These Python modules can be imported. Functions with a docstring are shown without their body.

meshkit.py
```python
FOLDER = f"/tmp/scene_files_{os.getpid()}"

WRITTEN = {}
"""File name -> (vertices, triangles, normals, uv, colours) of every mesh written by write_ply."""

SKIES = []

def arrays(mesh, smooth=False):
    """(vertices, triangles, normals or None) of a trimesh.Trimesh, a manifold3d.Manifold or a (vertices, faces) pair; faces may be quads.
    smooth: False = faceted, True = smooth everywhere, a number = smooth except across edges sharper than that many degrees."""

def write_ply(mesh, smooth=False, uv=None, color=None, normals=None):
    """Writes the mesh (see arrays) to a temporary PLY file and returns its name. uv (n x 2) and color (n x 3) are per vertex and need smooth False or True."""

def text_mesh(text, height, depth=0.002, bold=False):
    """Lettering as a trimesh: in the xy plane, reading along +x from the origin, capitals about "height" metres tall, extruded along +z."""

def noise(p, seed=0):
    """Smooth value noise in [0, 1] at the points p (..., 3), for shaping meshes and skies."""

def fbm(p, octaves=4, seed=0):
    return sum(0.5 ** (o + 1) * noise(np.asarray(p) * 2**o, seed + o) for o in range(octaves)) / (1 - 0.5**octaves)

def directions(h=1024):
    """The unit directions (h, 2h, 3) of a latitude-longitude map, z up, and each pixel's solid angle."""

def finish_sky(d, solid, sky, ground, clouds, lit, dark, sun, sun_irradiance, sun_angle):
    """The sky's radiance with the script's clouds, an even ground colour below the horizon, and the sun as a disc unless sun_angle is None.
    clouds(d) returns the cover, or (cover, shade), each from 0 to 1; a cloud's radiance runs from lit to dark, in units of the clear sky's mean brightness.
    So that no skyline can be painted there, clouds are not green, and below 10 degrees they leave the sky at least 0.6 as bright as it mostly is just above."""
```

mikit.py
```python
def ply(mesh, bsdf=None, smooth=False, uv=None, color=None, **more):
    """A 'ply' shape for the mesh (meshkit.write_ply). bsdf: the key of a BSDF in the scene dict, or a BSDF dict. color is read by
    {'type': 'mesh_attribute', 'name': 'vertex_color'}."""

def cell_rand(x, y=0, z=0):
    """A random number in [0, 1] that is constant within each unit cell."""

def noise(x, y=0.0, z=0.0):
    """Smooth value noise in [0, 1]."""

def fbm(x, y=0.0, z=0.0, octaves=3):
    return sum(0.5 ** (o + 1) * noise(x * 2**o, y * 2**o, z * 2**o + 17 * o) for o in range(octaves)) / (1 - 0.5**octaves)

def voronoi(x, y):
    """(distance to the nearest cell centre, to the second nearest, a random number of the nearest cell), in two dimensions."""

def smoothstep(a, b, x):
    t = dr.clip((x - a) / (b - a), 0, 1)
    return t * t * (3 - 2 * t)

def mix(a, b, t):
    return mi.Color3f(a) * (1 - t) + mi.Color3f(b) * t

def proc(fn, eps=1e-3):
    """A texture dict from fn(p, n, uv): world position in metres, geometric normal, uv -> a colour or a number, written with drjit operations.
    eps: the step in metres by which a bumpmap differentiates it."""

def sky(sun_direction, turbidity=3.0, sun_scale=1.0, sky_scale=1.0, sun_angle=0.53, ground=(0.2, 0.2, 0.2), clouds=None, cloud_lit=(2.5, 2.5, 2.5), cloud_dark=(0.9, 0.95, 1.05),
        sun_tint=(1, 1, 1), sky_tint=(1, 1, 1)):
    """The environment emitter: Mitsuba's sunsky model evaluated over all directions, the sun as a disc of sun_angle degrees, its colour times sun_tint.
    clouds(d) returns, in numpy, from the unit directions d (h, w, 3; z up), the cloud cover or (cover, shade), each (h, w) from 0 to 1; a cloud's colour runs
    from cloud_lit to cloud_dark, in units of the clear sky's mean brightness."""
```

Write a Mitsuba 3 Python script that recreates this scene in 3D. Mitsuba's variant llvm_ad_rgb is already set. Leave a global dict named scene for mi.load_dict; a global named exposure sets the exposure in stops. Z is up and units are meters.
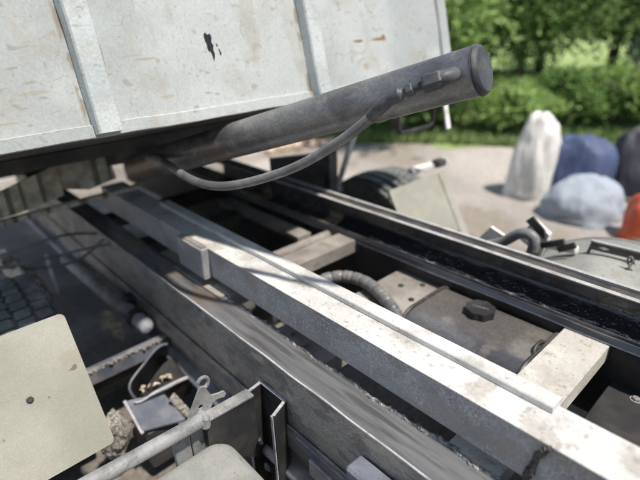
import math, random
import numpy as np
import trimesh, shapely
from shapely.geometry import Polygon, Point
from shapely import affinity
import drjit as dr
import mitsuba as mi
import mikit, meshkit
from mikit import proc, smoothstep, mix

def noise(x, y=0.0, z=0.0):
    """smooth value noise in [0, 1], lattice hashes shared between the corners"""
    v = (mi.Float(x), mi.Float(y), mi.Float(z))
    f = [dr.floor(a) for a in v]
    t = [(a - b) * (a - b) * (3 - 2 * (a - b)) for a, b in zip(v, f)]
    ks = (374761393, 668265263, 2147483647)
    lo = [mi.UInt32(mi.Int32(b) + 1000000) * k for b, k in zip(f, ks)]
    hi = [l + k for l, k in zip(lo, ks)]
    def corner(a, b, c):
        h = (hi if a else lo)[0] + (hi if b else lo)[1] + (hi if c else lo)[2]
        h = (h ^ (h >> 13)) * 1274126177
        return mi.Float((h ^ (h >> 16)) & 0xFFFFFF)
    def edge(b, c): return dr.lerp(corner(0, b, c), corner(1, b, c), t[0])
    return dr.lerp(dr.lerp(edge(0, 0), edge(1, 0), t[1]), dr.lerp(edge(0, 1), edge(1, 1), t[1]), t[2]) * (1 / 16777215.0)

def opq(v):
    """constants that stay data, so that alike materials share one compiled routine"""
    return dr.opaque(mi.Float, float(v))
def opc(c): return mi.Color3f(*[opq(v) for v in c])
def rough_bump(h, s):
    h, s = opq(h), opq(s)
    return lambda p, n, uv: h * fbm(p.x * s, p.y * s, p.z * s, 3)

def fbm(x, y=0.0, z=0.0, octaves=3):
    """layered noise as a recorded loop, which compiles far faster than the unrolled sum"""
    x, y, z = mi.Float(x), mi.Float(y), mi.Float(z)
    x, y, z = x + 0 * (x + y + z), y + 0 * (x + y + z), z + 0 * (x + y + z)
    def body(i, s, w, a):
        return i + 1, s * 2.0, w * 0.5, a + w * noise(x * s, y * s, z * s + 17.0 * mi.Float(i))
    st = dr.while_loop((mi.UInt32(0), mi.Float(1.0), mi.Float(0.5), 0 * x), lambda i, s, w, a: i < octaves, body)
    return st[3] / (1 - 0.5 ** octaves)

random.seed(7)
RNG = np.random.default_rng(7)
T = mi.ScalarTransform4f
scene, labels = {}, {}

# ------------------------------------------------------------------ camera, sky, exposure
# world: x to the truck's right, y along the truck towards its tail, z up, origin at the camera
W_R = np.array([-485.0, -207.0, 481.0]); W_R /= np.linalg.norm(W_R)        # the truck's long axis in the camera's frame
W_X = np.array([580.0, -240.0, 481.0]); W_X /= np.linalg.norm(W_X)
W_X -= W_R * (W_X @ W_R); W_X /= np.linalg.norm(W_X)
ROT = np.array([W_X, W_R, np.cross(W_X, W_R)])
FWD, UP = ROT @ [0, 0, 1.0], ROT @ [0, -1.0, 0]
scene['camera'] = {'type': 'thinlens', 'fov': math.degrees(2 * math.atan(320 / 481.0)), 'fov_axis': 'x', 'near_clip': 0.05, 'far_clip': 400.0,
                   'aperture_radius': 0.0120, 'focus_distance': 1.5,
                   'to_world': T().look_at(origin=[0, 0, 0], target=FWD.tolist(), up=UP.tolist())}
SUN = (0.08, -0.46, 1.0)
scene['sky_light'] = mikit.sky(SUN, turbidity=3, sun_scale=1.15, sun_angle=2.5, sun_tint=(.89, .98, 1.12), clouds=lambda d: 0.30 + 0 * d[..., 0], cloud_lit=(1.8, 1.8, 1.8))
exposure = 1.85

# ------------------------------------------------------------------ helpers
def key_for(name, parent=None):
    base = f'{parent}__{name}' if parent else name
    k, i = base, 0
    while k in scene or k in taken:
        i += 1
        k = f'{base}_{i:03d}'
    return k

taken = set()

def thing(name, label, cat, group=None):
    k = key_for(name); taken.add(k)
    labels[k] = {'label': label, 'category': cat}
    if group: labels[k]['group'] = group
    return k

def part(parent, name, mesh, bsdf, smooth=32, label=None, kind=None, **more):
    k = key_for(name, parent)
    scene[k] = mikit.ply(mesh, bsdf, smooth=smooth, **more)
    d = {}
    if label: d['label'] = label
    if kind: d['kind'] = kind
    if d: labels[k] = d
    return k

def solo(name, mesh, bsdf, label, cat=None, kind=None, smooth=32, group=None):
    k = key_for(name); scene[k] = mikit.ply(mesh, bsdf, smooth=smooth)
    labels[k] = {'label': label}
    if cat: labels[k]['category'] = cat
    if kind: labels[k]['kind'] = kind
    if group: labels[k]['group'] = group
    return k

def cat_(*ms): return trimesh.util.concatenate([m for m in ms])

def hull(pts): return trimesh.convex.convex_hull(np.asarray(pts, float))

def box(x0, x1, y0, y1, z0, z1, b=0.003):
    b = min(b, (x1 - x0) * .45, (y1 - y0) * .45, (z1 - z0) * .45)
    pts = []
    for x, sx in ((x0, 1), (x1, -1)):
        for y, sy in ((y0, 1), (y1, -1)):
            for z, sz in ((z0, 1), (z1, -1)):
                pts += [(x, y + sy * b, z + sz * b), (x + sx * b, y, z + sz * b), (x + sx * b, y + sy * b, z)]
    return hull(pts)

def frame(d, up=(0, 0, 1)):
    d = np.asarray(d, float); d = d / np.linalg.norm(d)
    u = np.cross(up, d)
    if np.linalg.norm(u) < 1e-3: u = np.cross((0, 1, 0), d)
    u /= np.linalg.norm(u)
    return u, np.cross(d, u), d

def obox(a, b, w, h, bev=0.003, up=(0, 0, 1)):
    """a bar from a to b, w wide and h high"""
    a, b = np.asarray(a, float), np.asarray(b, float)
    u, v, d = frame(b - a, up)
    m = box(-w / 2, w / 2, -h / 2, h / 2, 0, np.linalg.norm(b - a), bev)
    M = np.eye(4); M[:3, 0], M[:3, 1], M[:3, 2], M[:3, 3] = u, v, d, a
    m.apply_transform(M)
    return m

def plate(quad, th, bev=0.0015):
    q = np.asarray(quad, float)
    n = np.cross(q[1] - q[0], q[2] - q[0]); n /= np.linalg.norm(n)
    c = q.mean(0)
    pts = []
    for s in (-1, 1):
        for p in q:
            e = (c - p); e /= np.linalg.norm(e)
            pts += [p + n * s * (th / 2 - bev), p + e * bev * 1.4 + n * s * th / 2]
    return hull(pts)

def spline(pts, n):
    pts = np.asarray(pts, float)
    from scipy.interpolate import CubicSpline
    s = np.concatenate([[0], np.cumsum(np.linalg.norm(np.diff(pts[:, :3], axis=0), axis=1))])
    return CubicSpline(s, pts)(np.linspace(0, s[-1], n))

def tube(path, r, n=20, caps=True):
    path = np.asarray(path, float); m = len(path)
    r = np.broadcast_to(np.asarray(r, float), (m,))
    t = np.gradient(path, axis=0); t /= np.linalg.norm(t, axis=1, keepdims=True)
    u = np.cross(t[0], (0, 0, 1.0))
    if np.linalg.norm(u) < 1e-3: u = np.cross(t[0], (1.0, 0, 0))
    u /= np.linalg.norm(u)
    a = np.arange(n) * 2 * np.pi / n
    V = []
    for i in range(m):
        u = u - t[i] * (u @ t[i]); u /= np.linalg.norm(u)
        w = np.cross(t[i], u)
        V.append(path[i] + r[i] * (np.cos(a)[:, None] * u + np.sin(a)[:, None] * w))
    V = np.vstack(V); F = []
    k = np.arange(n); k1 = (k + 1) % n
    for i in range(m - 1):
        F.append(np.stack([i * n + k, i * n + k1, (i + 1) * n + k1], 1)); F.append(np.stack([i * n + k, (i + 1) * n + k1, (i + 1) * n + k], 1))
    F = np.vstack(F)
    if caps:
        V = np.vstack([V, path[:1], path[-1:]])
        c0, c1 = len(V) - 2, len(V) - 1
        F = np.vstack([F, np.stack([k1, k, 0 * k + c0], 1), np.stack([(m - 1) * n + k, (m - 1) * n + k1, 0 * k + c1], 1)])
    return trimesh.Trimesh(V, F, process=False)

def lathe(a, b, prof, n=40):
    """prof: (fraction or metres along a->b, radius) pairs"""
    a, b = np.asarray(a, float), np.asarray(b, float)
    d = (b - a) / np.linalg.norm(b - a)
    return tube_exact([a + d * s for s, _ in prof], [r for _, r in prof], d, n)

def tube_exact(path, rad, d, n):
    u, v, d = frame(d)
    a = np.arange(n) * 2 * np.pi / n
    V = np.vstack([p + max(r, 1e-5) * (np.cos(a)[:, None] * u + np.sin(a)[:, None] * v) for p, r in zip(path, rad)])
    k = np.arange(n); k1 = (k + 1) % n; F = []
    for i in range(len(path) - 1):
        F += [np.stack([i * n + k, i * n + k1, (i + 1) * n + k1], 1), np.stack([i * n + k, (i + 1) * n + k1, (i + 1) * n + k], 1)]
    return trimesh.Trimesh(V, np.vstack(F), process=False)

def loft_y(poly, ys, disp=0.0, seed=0, freq=3.0, step=0.02):
    """a closed (x, z) outline carried along y, with a little waviness"""
    ring = np.asarray(shapely.segmentize(poly, step).exterior.coords)[:-1]
    if not poly.exterior.is_ccw: ring = ring[::-1]
    ys = np.asarray(ys, float); n = len(ring)
    V = np.vstack([np.column_stack([ring[:, 0], np.full(n, y), ring[:, 1]]) for y in ys])
    if disp:
        for k in (0, 2):
            q = V * [freq * 2, freq, freq * 2]
            V[:, k] += (meshkit.fbm(q, 3, seed + k * 5) - .5) * 2 * disp
    k = np.arange(n); k1 = (k + 1) % n; F = []
    for i in range(len(ys) - 1):
        F += [np.stack([i * n + k, (i + 1) * n + k1, i * n + k1], 1), np.stack([i * n + k, (i + 1) * n + k, (i + 1) * n + k1], 1)]
    v2, f2 = trimesh.creation.triangulate_polygon(Polygon(ring), engine='earcut')
    from scipy.spatial import cKDTree
    idx = cKDTree(ring).query(v2)[1]
    f2 = idx[f2]
    e = ring[f2]; ar = np.cross(e[:, 1] - e[:, 0], e[:, 2] - e[:, 0])
    f2 = np.where((ar < 0)[:, None], f2[:, ::-1], f2)
    F += [f2, f2[:, ::-1] + (len(ys) - 1) * n]
    m = trimesh.Trimesh(V, np.vstack(F), process=False)
    if m.volume < 0: m.invert()
    return m

def rounded(poly, r): return poly.buffer(-r).buffer(r, quad_segs=3) if r else poly

def extr(poly, origin, ex, ey, th):
    """a 2-D outline laid into the plane (ex, ey) at origin and given thickness th about it"""
    m = trimesh.creation.extrude_polygon(poly, th, engine='earcut')
    ex, ey = np.asarray(ex, float), np.asarray(ey, float); ez = np.cross(ex, ey)
    M = np.eye(4); M[:3, 0], M[:3, 1], M[:3, 2] = ex, ey, ez; M[:3, 3] = np.asarray(origin, float) - ez * th / 2
    m.apply_transform(M)
    return m

def bolt(p, d, r=0.009, h=0.008):
    """a hexagon bolt head with a washer"""
    d = np.asarray(d, float) / np.linalg.norm(d); p = np.asarray(p, float)
    w = tube_exact([p, p, p + d * .002, p + d * .002], [0, r * 1.45, r * 1.45, 0], d, 18)
    hx = tube_exact([p + d * .002, p + d * (h * .8), p + d * h, p + d * h], [r, r, r * .85, 0], d, 6)
    return cat_(w, hx)

# ------------------------------------------------------------------ materials
def c3(r, g=None, b=None):
    return mi.Color3f(r, r if g is None else g, r if b is None else b)

def tex(fn): return proc(fn)

def mat(key, color, rough=0.6, metallic=0.0, spec=0.5, bump=None, coat=0.0, eps=1e-3, sheen=0.0):
    def slot(v):
        if callable(v): return proc(v)
        return {'type': 'rgb', 'value': list(v)} if isinstance(v, (tuple, list)) else v
    b = {'type': 'principled', 'base_color': slot(color), 'roughness': slot(rough), 'metallic': metallic, 'specular': spec}
    if coat: b['clearcoat'] = coat; b['clearcoat_gloss'] = 0.7
    if bump is not None: b = {'type': 'bumpmap', 'height': proc(bump, eps), 'bsdf': b, 'scale': 1.0}
    scene[key] = {'type': 'twosided', 'bsdf': b}
    return key

def F(p, s, o=3, k=0.0): return fbm(p.x * s + k, p.y * s + k * 1.7, p.z * s + k * .6, o)

# bed paint: dull off-white with small brown scrapes; bx, bv are the panel's own coordinates
BT = math.radians(14); BY, BZ = 1.65, -0.336
def bedv(p): return (p.y - BY) * math.sin(BT) + (p.z - BZ) * math.cos(BT)

def spot(u, v, cu, cv, ru, rv, wob):
    return smoothstep(1.15, .55, dr.sqrt(dr.square((u - cu) / ru) + dr.square((v - cv) / rv)) + wob)

def bed_color(p, n, uv):
    u, v = p.x, bedv(p)
    cloud = fbm(u * 3.1, v * 3.1, 2.0, 4)
    c = mix(c3(.375, .405, .405), c3(.455, .485, .483), smoothstep(.35, .65, cloud))
    dirt = smoothstep(.55, .8, fbm(u * 9 + 5, v * 7, 1.0, 4))
    c = mix(c, c3(.36, .345, .30), dirt * .45)
    fs = smoothstep(.86, .93, noise(u * 30 + 26 * v + 3 * noise(u * 6, v * 6, 1.0), v * 60 - 9 * u, 3.0)) * smoothstep(.45, .6, fbm(u * 5, v * 6, 15.0, 2))
    c = mix(c, c3(.24, .22, .18), fs * .5)
    fine = fbm(u * 160, v * 160, 0.0, 2)
    c = c * (0.9 + .2 * fine)
    # brown curved scrapes: thin ridges of a warped noise, kept in a few patches
    wu, wv = u * 13 + 2.2 * fbm(u * 7, v * 7, 3.0, 2), v * 16 + 2.2 * fbm(u * 7, v * 7, 8.0, 2)
    r = dr.abs(noise(wu, wv, 4.0) - .5)
    keep = smoothstep(.62, .72, noise(u * 17 + 31, v * 17, 9.0)) * smoothstep(.46, .60, noise(u * 3.3, v * 4 + 11, 2.0))
    scr = smoothstep(.055, .012, r) * keep
    c = mix(c, c3(.31, .27, .20), scr * .45)
    # rusty grime in the corner beside each rib
    for e, wd in ((.512, .014), (.612, .010), (1.470, .014), (1.567, .010)):
        c = mix(c, c3(.24, .18, .115), .75 * smoothstep(wd, .002, dr.abs(u - e)) * smoothstep(.40, .62, fbm(u * 40, v * 22, 5.0, 3)))
    wash = smoothstep(.56, .72, fbm(u * 26 + 3 * v, v * 3.2, 7.0, 3)) * smoothstep(.45, .62, fbm(u * 4, v * 5, 11.0, 2))
    c = mix(c, c3(.38, .37, .33), wash * .25)
    speck = smoothstep(.90, .94, noise(u * 75, v * 75, 6.0))
    c = mix(c, c3(.30, .26, .20), speck * .4)
    w = .5 * (fbm(u * 60, v * 60, 1.0, 3) - .5)
    for cu, cv, ru, rv, k in ((.755, .232, .042, .005, .55), (.80, .222, .012, .009, .55), (1.835, .238, .040, .008, 1), (1.985, .240, .060, .008, 1), (2.02, .247, .018, .016, 1),
                              (.385, .160, .05, .008, .4), (.29, .082, .04, .005, .6), (.80, .10, .035, .008, .4), (1.18, .095, .014, .016, .45), (1.86, .12, .02, .02, .6), (1.20, .20, .05, .012, .3)):
        c = mix(c, c3(.25, .14, .06) if k == 1 else c3(.33, .27, .18), k * spot(u, v, cu, cv, ru, rv, w))
    return c
mat('bed_paint', bed_color, .55, bump=lambda p, n, uv: .0012 * fbm(p.x * 6, p.z * 6, p.y * 6, 2) + .00022 * fbm(p.x * 70, p.z * 70, p.y * 70, 2))
mat('black_mark', (.012, .012, .014), .5)

def worn_paint(a, b, dirtc, scale=1.0, amount=.6, fines=170.0):
    a, b, d, d2 = opc(a), opc(b), opc(dirtc), opc((dirtc[0] * .45, dirtc[1] * .42, dirtc[2] * .4))
    k, am, fi = opq(scale), opq(amount), opq(fines)
    def fn(p, n, uv):
        x, y, z = p.x * k, p.y * k, p.z * k
        c = mix(a, b, smoothstep(.35, .68, fbm(x * 5, y * 5, z * 5, 4)))
        c = mix(c, d, am * smoothstep(.50, .70, fbm(x * 11 + 9, y * 11 + 15, z * 11, 5)))
        c = mix(c, d2, .4 * smoothstep(.64, .80, fbm(x * 60 + 4, y * 60, z * 60, 3)))
        return c * (.88 + .24 * noise(p.x * fi, p.y * fi, p.z * fi))
    return fn

mat('rib_paint', worn_paint((.44, .485, .495), (.53, .57, .575), (.37, .355, .31), 1.3, .25, 150), .5, bump=rough_bump(.0003, 60))
mat('beam_top', worn_paint((.50, .50, .49), (.60, .60, .59), (.34, .315, .285), 1.0, .65), .6, bump=rough_bump(.0004, 60))
mat('strip_paint', worn_paint((.49, .49, .48), (.61, .61, .60), (.32, .30, .27), 1.2, .55), .55, bump=rough_bump(.0003, 80))

def beam_web(p, n, uv):
    c = mix(c3(.235, .238, .255), c3(.335, .338, .355), smoothstep(.35, .65, F(p, 7, 4)))
    c = c * (.60 + .80 * fbm(p.x * 190, p.y * 190, p.z * 190, 3))
    # pale splashes and upright scratches
    c = mix(c, c3(.46, .47, .49), .8 * smoothstep(.58, .70, fbm(p.y * 210, p.z * 160, 3.0, 2)) * smoothstep(.40, .60, F(p, 9, 2, 4.0)))
    scr = smoothstep(.90, .96, noise(p.y * 120 + 3 * p.z, p.z * 5.0, 7.0)) * smoothstep(.40, .55, noise(p.y * 6, p.z * 9, 1.0))
    c = mix(c, c3(.46, .46, .46), .55 * scr)
    # brown mud stuck along the lower edge, in patches
    mud = smoothstep(.50, .62, F(p, 11, 4, 3.0) + .16 * smoothstep(-.99, -1.035, p.z) - .03)
    c = mix(c, c3(.30, .27, .24), .5 * mud)
    return c
mat('beam_web', beam_web, .62, bump=rough_bump(.0006, 45))

def grease(p, n, uv):
    c = mix(c3(.185, .19, .20), c3(.245, .25, .262), smoothstep(.35, .65, fbm(p.x * 50, p.y * 4, p.z * 50, 4)))
    c = mix(c, c3(.105, .104, .104), .8 * smoothstep(.47, .66, fbm(p.x * 40, p.y * 4, p.z * 40 + 9, 5)))
    return mix(c, c3(.27, .21, .165), .8 * smoothstep(.52, .66, F(p, 6, 4, 7.0)) * smoothstep(1.5, 1.75, p.y))
mat('grease', grease, lambda p, n, uv: .20 + .25 * fbm(p.x * 60, p.y * 5, p.z * 60, 3), metallic=.45, spec=.8,
    bump=lambda p, n, uv: .0020 * fbm(p.x * 95, p.y * 3.5, p.z * 95, 3) + .0006 * F(p, 120, 2))

def grease_bead(p, n, uv):
    return mix(c3(.12, .12, .125), c3(.24, .24, .25), smoothstep(.40, .66, F(p, 70, 3)))
mat('grease_bead', grease_bead, .5, spec=.6, bump=rough_bump(.002, 150))

def wet_web(p, n, uv):
    c = mix(c3(.040, .040, .044), c3(.085, .085, .092), smoothstep(.4, .7, F(p, 30, 3)))
    return mix(c, c3(.30, .235, .185), smoothstep(.50, .60, F(p, 8, 4, 2.0)) * smoothstep(1.25, 1.6, p.y + .35 * (F(p, 9, 2) - .5)) * smoothstep(-.99, -1.02, p.z))
mat('wet_web', wet_web, lambda p, n, uv: .22 + .3 * F(p, 40, 2), spec=.8, bump=lambda p, n, uv: .004 * fbm(p.x * 60, p.y * 38, p.z * 60, 3))

mat('wet_grease', lambda p, n, uv: mix(c3(.014, .014, .017), c3(.034, .036, .043), F(p, 45, 3)), .14, spec=1.0, bump=rough_bump(.0012, 160))
def rail_web(p, n, uv):
    c = mix(c3(.185, .178, .175), c3(.29, .278, .265), smoothstep(.35, .65, F(p, 6, 4)))
    c = mix(c, c3(.36, .32, .275), .75 * smoothstep(.48, .66, fbm(p.x * 4, p.y * 3.2, p.z * 7 + 5, 5)))
    c = c * (.55 + .9 * fbm(p.x * 130, p.y * 130, p.z * 130, 3))
    c = mix(c, c3(.36, .35, .34), .5 * smoothstep(.88, .94, noise(p.y * 9, p.z * 140 + p.y * 30, 2.0)) * smoothstep(.5, .6, noise(p.y * 5, p.z * 7, 5.0)))
    chip = smoothstep(.60, .66, fbm(p.y * 9 + 3, p.z * 16, 12.0, 4)) * smoothstep(.45, .55, noise(p.y * 2.3, p.z * 4, 3.0))
    c = mix(c, c3(.40, .36, .315), .8 * chip)
    c = mix(c, c3(.08, .078, .078), .45 * smoothstep(.56, .70, fbm(p.y * 14, p.z * 30, 21.0, 4)))
    return mix(c, c3(.22, .14, .09), .35 * smoothstep(.60, .74, fbm(p.x * 8, p.y * 6, p.z * 14, 4)))
mat('rail_web', rail_web, .55, spec=.6, bump=rough_bump(.0008, 40))

mat('tan_dust', worn_paint((.22, .20, .185), (.31, .29, .27), (.15, .13, .115), 1.3, .6), .8, bump=rough_bump(.0005, 60))
mat('cream_paint', worn_paint((.45, .44, .41), (.55, .54, .51), (.30, .27, .23), 1.1, .5), .65, bump=rough_bump(.0004, 70))
mat('dark_steel', worn_paint((.030, .030, .032), (.060, .058, .056), (.11, .095, .08), 1.2, .5), .5, spec=.6, bump=rough_bump(.0006, 50))
mat('black_steel', worn_paint((.022, .022, .024), (.040, .040, .043), (.075, .068, .062), 1.2, .4), .5, bump=rough_bump(.0004, 60))
mat('edge_dust', worn_paint((.33, .325, .325), (.44, .435, .43), (.20, .175, .16), 1.6, .55), .55, bump=rough_bump(.0004, 60))
mat('bright_steel', worn_paint((.34, .36, .40), (.50, .52, .56), (.16, .15, .14), 1.6, .45), .35, spec=.7)
mat('edge_steel', worn_paint((.36, .36, .39), (.52, .52, .55), (.20, .18, .17), 1.6, .45), .45, bump=rough_bump(.0004, 60))
mat('lip_steel', worn_paint((.22, .235, .27), (.36, .375, .41), (.26, .225, .18), 1.4, .6), .45, spec=.6, bump=rough_bump(.0005, 60))
mat('blue_steel', worn_paint((.10, .115, .15), (.19, .205, .25), (.25, .22, .19), 1.6, .35), .38, spec=.8, bump=rough_bump(.0005, 60))

def cyl(p, n, uv):
    c = mix(c3(.13, .135, .145), c3(.20, .205, .215), smoothstep(.38, .62, F(p, 9, 4)))
    c = mix(c, c3(.31, .305, .30), .4 * smoothstep(.52, .70, F(p, 22, 4, 3.0)))
    scr = smoothstep(.90, .95, noise(p.x * 26 + p.y * 60, p.y * 26 - p.z * 70, p.z * 30))
    c = mix(c, c3(.36, .36, .37), .5 * scr)
    c = mix(c, c3(.22, .15, .10), .55 * smoothstep(.56, .66, F(p, 7, 3, 6.0)) * smoothstep(1.25, 1.5, p.y))
    return c * (.72 + .56 * fbm(p.x * 140, p.y * 140, p.z * 140, 2))
mat('cylinder_steel', cyl, lambda p, n, uv: .32 + .16 * F(p, 25, 2), metallic=.6, spec=.8, coat=.3, bump=rough_bump(.0003, 70))
mat('cap_steel', worn_paint((.036, .042, .050), (.065, .073, .084), (.11, .115, .12), 2.2, .5), .6, spec=.6, bump=rough_bump(.0006, 90))
mat('fitting_steel', worn_paint((.045, .05, .056), (.09, .098, .108), (.15, .15, .15), 2.5, .4), .52, spec=.4)
mat('grey_rubber', worn_paint((.15, .155, .16), (.24, .245, .25), (.10, .10, .10), 2.2, .5), .5, bump=rough_bump(.0004, 130))
mat('rubber_hose', worn_paint((.085, .088, .094), (.16, .163, .17), (.26, .25, .235), 2.2, .55), .36, spec=.8, bump=rough_bump(.0004, 130))
mat('hose_guard', worn_paint((.095, .10, .112), (.17, .175, .185), (.26, .24, .215), 2.0, .45), .42, spec=.6)
mat('tyre_rubber', worn_paint((.10, .11, .106), (.17, .18, .172), (.24, .235, .21), 2.0, .5), .7, bump=rough_bump(.0008, 80))

def tank_side(p, n, uv):
    c = mix(c3(.05, .052, .06), c3(.10, .102, .112), smoothstep(.35, .65, F(p, 8, 3)))
    c = mix(c, c3(.19, .165, .14), .5 * smoothstep(.57, .68, F(p, 12, 4, 6.0)))
    # a ragged-edged sheet of dried mud lies on the flat of the tank
    mud = mix(c3(.095, .088, .082), c3(.18, .173, .158), smoothstep(.44, .60, F(p, 5, 5, 1.0) + .22 * smoothstep(.80, .60, p.y) - .08))
    mud = mix(mud, c3(.08, .075, .07), .7 * smoothstep(.54, .66, F(p, 9, 5, 6.0)))
    c = mix(c, mud, .8 * smoothstep(1.405, 1.440, p.x + .025 * (F(p, 14, 4, 2.0) - .5)) * smoothstep(-1.18, -1.165, p.z))
    return c * (.7 + .6 * fbm(p.x * 130, p.y * 130, p.z * 130, 2))
mat('tank_side', tank_side, .30, spec=.9, coat=.3, bump=rough_bump(.0004, 50))

def guard(p, n, uv):
    c = mix(c3(.285, .285, .245), c3(.35, .35, .305), smoothstep(.35, .65, F(p, 4, 4)))
    c = mix(c, c3(.29, .26, .195), .5 * smoothstep(.52, .66, F(p, 7, 4, 4.0)))
    c = mix(c, c3(.11, .10, .08), .8 * smoothstep(.79, .84, F(p, 19, 3, 8.0)))
    c = mix(c, c3(.27, .275, .25), .5 * smoothstep(.60, .68, noise(p.x * 9 + p.z * 7, p.y * 20, p.z * 26)) * smoothstep(.55, .62, F(p, 5, 2, 2.0)))
    return c * (.86 + .28 * fbm(p.x * 260, p.y * 260, p.z * 260, 2))
mat('guard_plate', guard, .65, bump=rough_bump(.0003, 90))
mat('grey_plastic', worn_paint((.21, .217, .21), (.29, .295, .285), (.22, .21, .18), 1.2, .45), .7, bump=rough_bump(.0005, 110))
mat('galvanised', worn_paint((.18, .187, .193), (.29, .295, .30), (.11, .108, .105), 2.4, .5, 240), .6, bump=rough_bump(.0005, 130))
def muddy(p, n, uv):
    c = mix(c3(.11, .10, .09), c3(.40, .38, .345), smoothstep(.40, .62, F(p, 190, 3)))
    return c
mat('caked_mud', muddy, .85, bump=rough_bump(.002, 190))
def drip(p, n, uv):
    c = mix(c3(.46, .41, .30), c3(.66, .61, .49), smoothstep(.35, .6, F(p, 11, 4)))
    run = smoothstep(.56, .70, noise(p.x * 44, 4.0, 1.0)) * smoothstep(.25, .55, noise(p.x * 19, p.z * 4, 7.0))
    c = mix(c, c3(.09, .075, .055), .8 * run)
    c = mix(c, c3(.36, .24, .15), .4 * smoothstep(.54, .70, F(p, 24, 4, 2.0)))
    return c * (.6 + .8 * fbm(p.x * 120, p.y * 120, p.z * 120, 3))
mat('drip_paint', drip, .7, bump=rough_bump(.0008, 50))
mat('brick_red', worn_paint((.50, .33, .24), (.66, .50, .40), (.72, .69, .63), 1.6, .8), .75)
mat('leaf_litter', worn_paint((.40, .34, .26), (.54, .475, .375), (.16, .12, .08), 5, .7), .8)
mat('pale_leaf', worn_paint((.62, .55, .43), (.76, .69, .56), (.30, .23, .15), 5, .5), .8)
mat('white_paint', worn_paint((.70, .69, .66), (.80, .79, .76), (.36, .26, .18), 1.4, .45), .6)
mat('under_black', worn_paint((.045, .045, .045), (.075, .072, .070), (.12, .105, .09), 1.2, .5), .7)

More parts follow.
